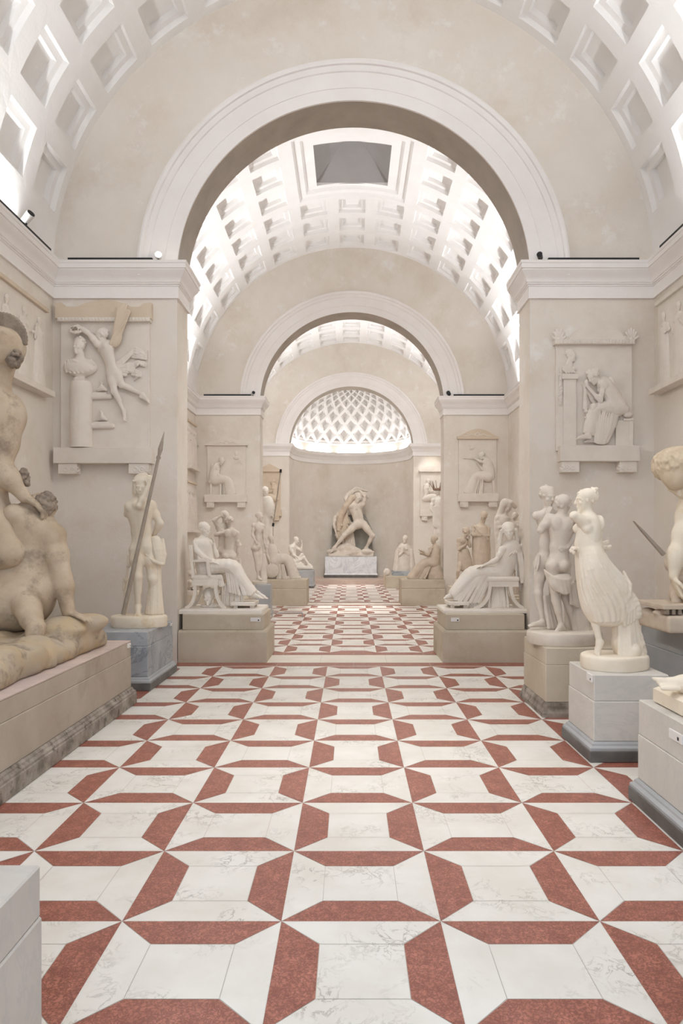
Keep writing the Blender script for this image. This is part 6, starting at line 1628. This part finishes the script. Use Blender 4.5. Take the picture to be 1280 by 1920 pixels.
# ================================================================== camera and light
cam=bpy.data.cameras.new('camera'); co=bpy.data.objects.new('camera',cam); link(co)
co.location=(CX,0,HC); co.rotation_euler=(PI/2,0,0)
cam.sensor_fit='AUTO'; cam.sensor_width=36; cam.lens=F/1920*36
cam.shift_x=-16/1920; cam.shift_y=55/1920; cam.clip_start=.05; cam.clip_end=200
sc.camera=co
def lamp(name,kind,loc,energy,color=(1,1,1),target=None,**kw):
    l=bpy.data.lights.new(name,kind); l.energy=energy; l.color=color
    for k,v in kw.items(): setattr(l,k,v)
    o=bpy.data.objects.new(name,l); o.location=loc; link(o)
    if target is not None:
        d=Vector(target)-Vector(loc); o.rotation_euler=d.to_track_quat('-Z','Y').to_euler()
    return o
WARM=(1,.955,.90)
# cove strips lying on the cornice, washing the vaults
for (y0,y1),e in (((0.5,8.7),136),((11.7,17.7),124),((20.8,26.8),145)):
    for s in (-1,1):
        yc=(y0+y1)/2
        o=lamp('cove_strip','AREA',(s*(HW-.085),yc,5.60),e,(.955,.99,1.03),shape='RECTANGLE',size=.10,size_y=(y1-y0),spread=math.radians(100))
        o.rotation_euler=(PI,-s*math.radians(17),0)
for i in range(5):
    a=PI*(i+.5)/5
    x,y=(APR-.09)*math.cos(a),APY+(APR-.09)*math.sin(a)
    o=lamp('apse_cove_strip','AREA',(x,y,5.60),11,(.97,.99,1.02),shape='RECTANGLE',size=1.2,size_y=.1)
    o.rotation_euler=(PI,0,-(a-PI/2)*-1)
def spot(loc,target,e,ang,blend=.7,r=.06,color=(1,.975,.94)):
    return lamp('gallery_and_fill_spot','SPOT',loc,e,color,target=target,spot_size=math.radians(ang),spot_blend=blend,shadow_soft_size=r)
# spots on the cornices, with unseen ones added to lift statues, reliefs and floor
spot((-4.0,4.2,5.75),(2.2,6.1,1.3),390,58,.8,.12)
spot((4.0,3.6,5.75),(-2.7,7.2,1.3),200,60,.8,.12)
spot((-4.0,1.2,5.75),(1.6,4.4,.2),45,70,.9,.2)
spot((-2.62,9.72,5.70),(0.1,5.9,0),110,46,.8,.05)
spot((2.66,9.72,5.70),(-.3,6.0,0),80,46,.8,.05)
spot((-4.0,12.6,5.75),(2.2,11.2,1.4),170,60,.8,.12)
spot((4.0,12.6,5.75),(-2.2,11.4,1.4),170,60,.8,.12)
spot((-4.0,14.6,5.75),(2.7,15.6,1.4),200,60,.8,.12)
spot((4.0,14.6,5.75),(-2.3,16.2,1.4),200,60,.8,.12)
spot((0,18.6,8.7),(0,17.75,0),2600,20,.8,.1)  # unseen spot added above the arch for the bright floor patch
spot((-4.0,22.6,5.75),(2.2,24.6,1.2),260,64,.8,.12)
spot((4.0,22.6,5.75),(-2.2,24.0,1.2),260,64,.8,.12)
spot((0,24.0,9.3),(0,30.0,2.0),550,26,.8,.1)
spot((0,27.7,8.8),(0,26.6,0),2200,20,.8,.1)  # same addition in the far room, for the floor before the apse
spot((3.25,27.1,5.72),(3.15,27.9,4.2),60,60,.8,.05)
spot((-3.9,5.6,5.75),(3.1,9.85,3.9),230,34,.8,.05)  # added pair, raking the wall reliefs to brighten and model them
spot((3.9,5.6,5.75),(-3.1,9.85,3.9),230,34,.8,.05)
# skylight of the front room (above the frame) and unseen fills added behind the cross walls
lamp('front_skylight','AREA',(0,5.6,9.5),30,(.98,.99,1),target=(0,5.6,0),shape='RECTANGLE',size=1.6,size_y=1.6,spread=math.radians(70))
spot((0,5.6,9.5),(-.15,5.9,0),190,22,.8,.25)
lamp('hidden_room_fill','AREA',(0,10.62,8.55),105,(.97,.99,1),target=(0,16.5,0),shape='RECTANGLE',size=3.0,size_y=.5,spread=math.radians(110))
lamp('hidden_room_fill','AREA',(0,19.68,8.55),115,(.97,.99,1),target=(0,26.5,0),shape='RECTANGLE',size=3.0,size_y=.5,spread=math.radians(110))
lamp('lunette_fill','AREA',(0,2.2,9.2),30,(.97,.99,1.02),target=(0,9.85,7.6),shape='RECTANGLE',size=3.4,size_y=.4,spread=math.radians(80))  # unseen fill added to brighten the wall above the near arch
# daylight from the open end of the hall behind the camera
o=lamp('entrance_daylight','AREA',(0,-2.4,3.6),95,(.80,.94,1.15),target=(0,2.6,0.0),shape='RECTANGLE',size=5,size_y=4,spread=math.radians(120))
w=bpy.data.worlds.new('world'); sc.world=w; w.use_nodes=True
w.node_tree.nodes['Background'].inputs[0].default_value=(.92,.96,1,1); w.node_tree.nodes['Background'].inputs[1].default_value=.6
sc.view_settings.view_transform='Standard'; sc.view_settings.look='None'; sc.view_settings.exposure=0; sc.view_settings.gamma=1.0
sc.cycles.max_bounces=10; sc.cycles.diffuse_bounces=6; sc.cycles.glossy_bounces=3
sc.cycles.use_denoising=True; sc.cycles.sample_clamp_indirect=6
sc.cycles.use_adaptive_sampling=True; sc.cycles.adaptive_threshold=.045; sc.cycles.adaptive_min_samples=20
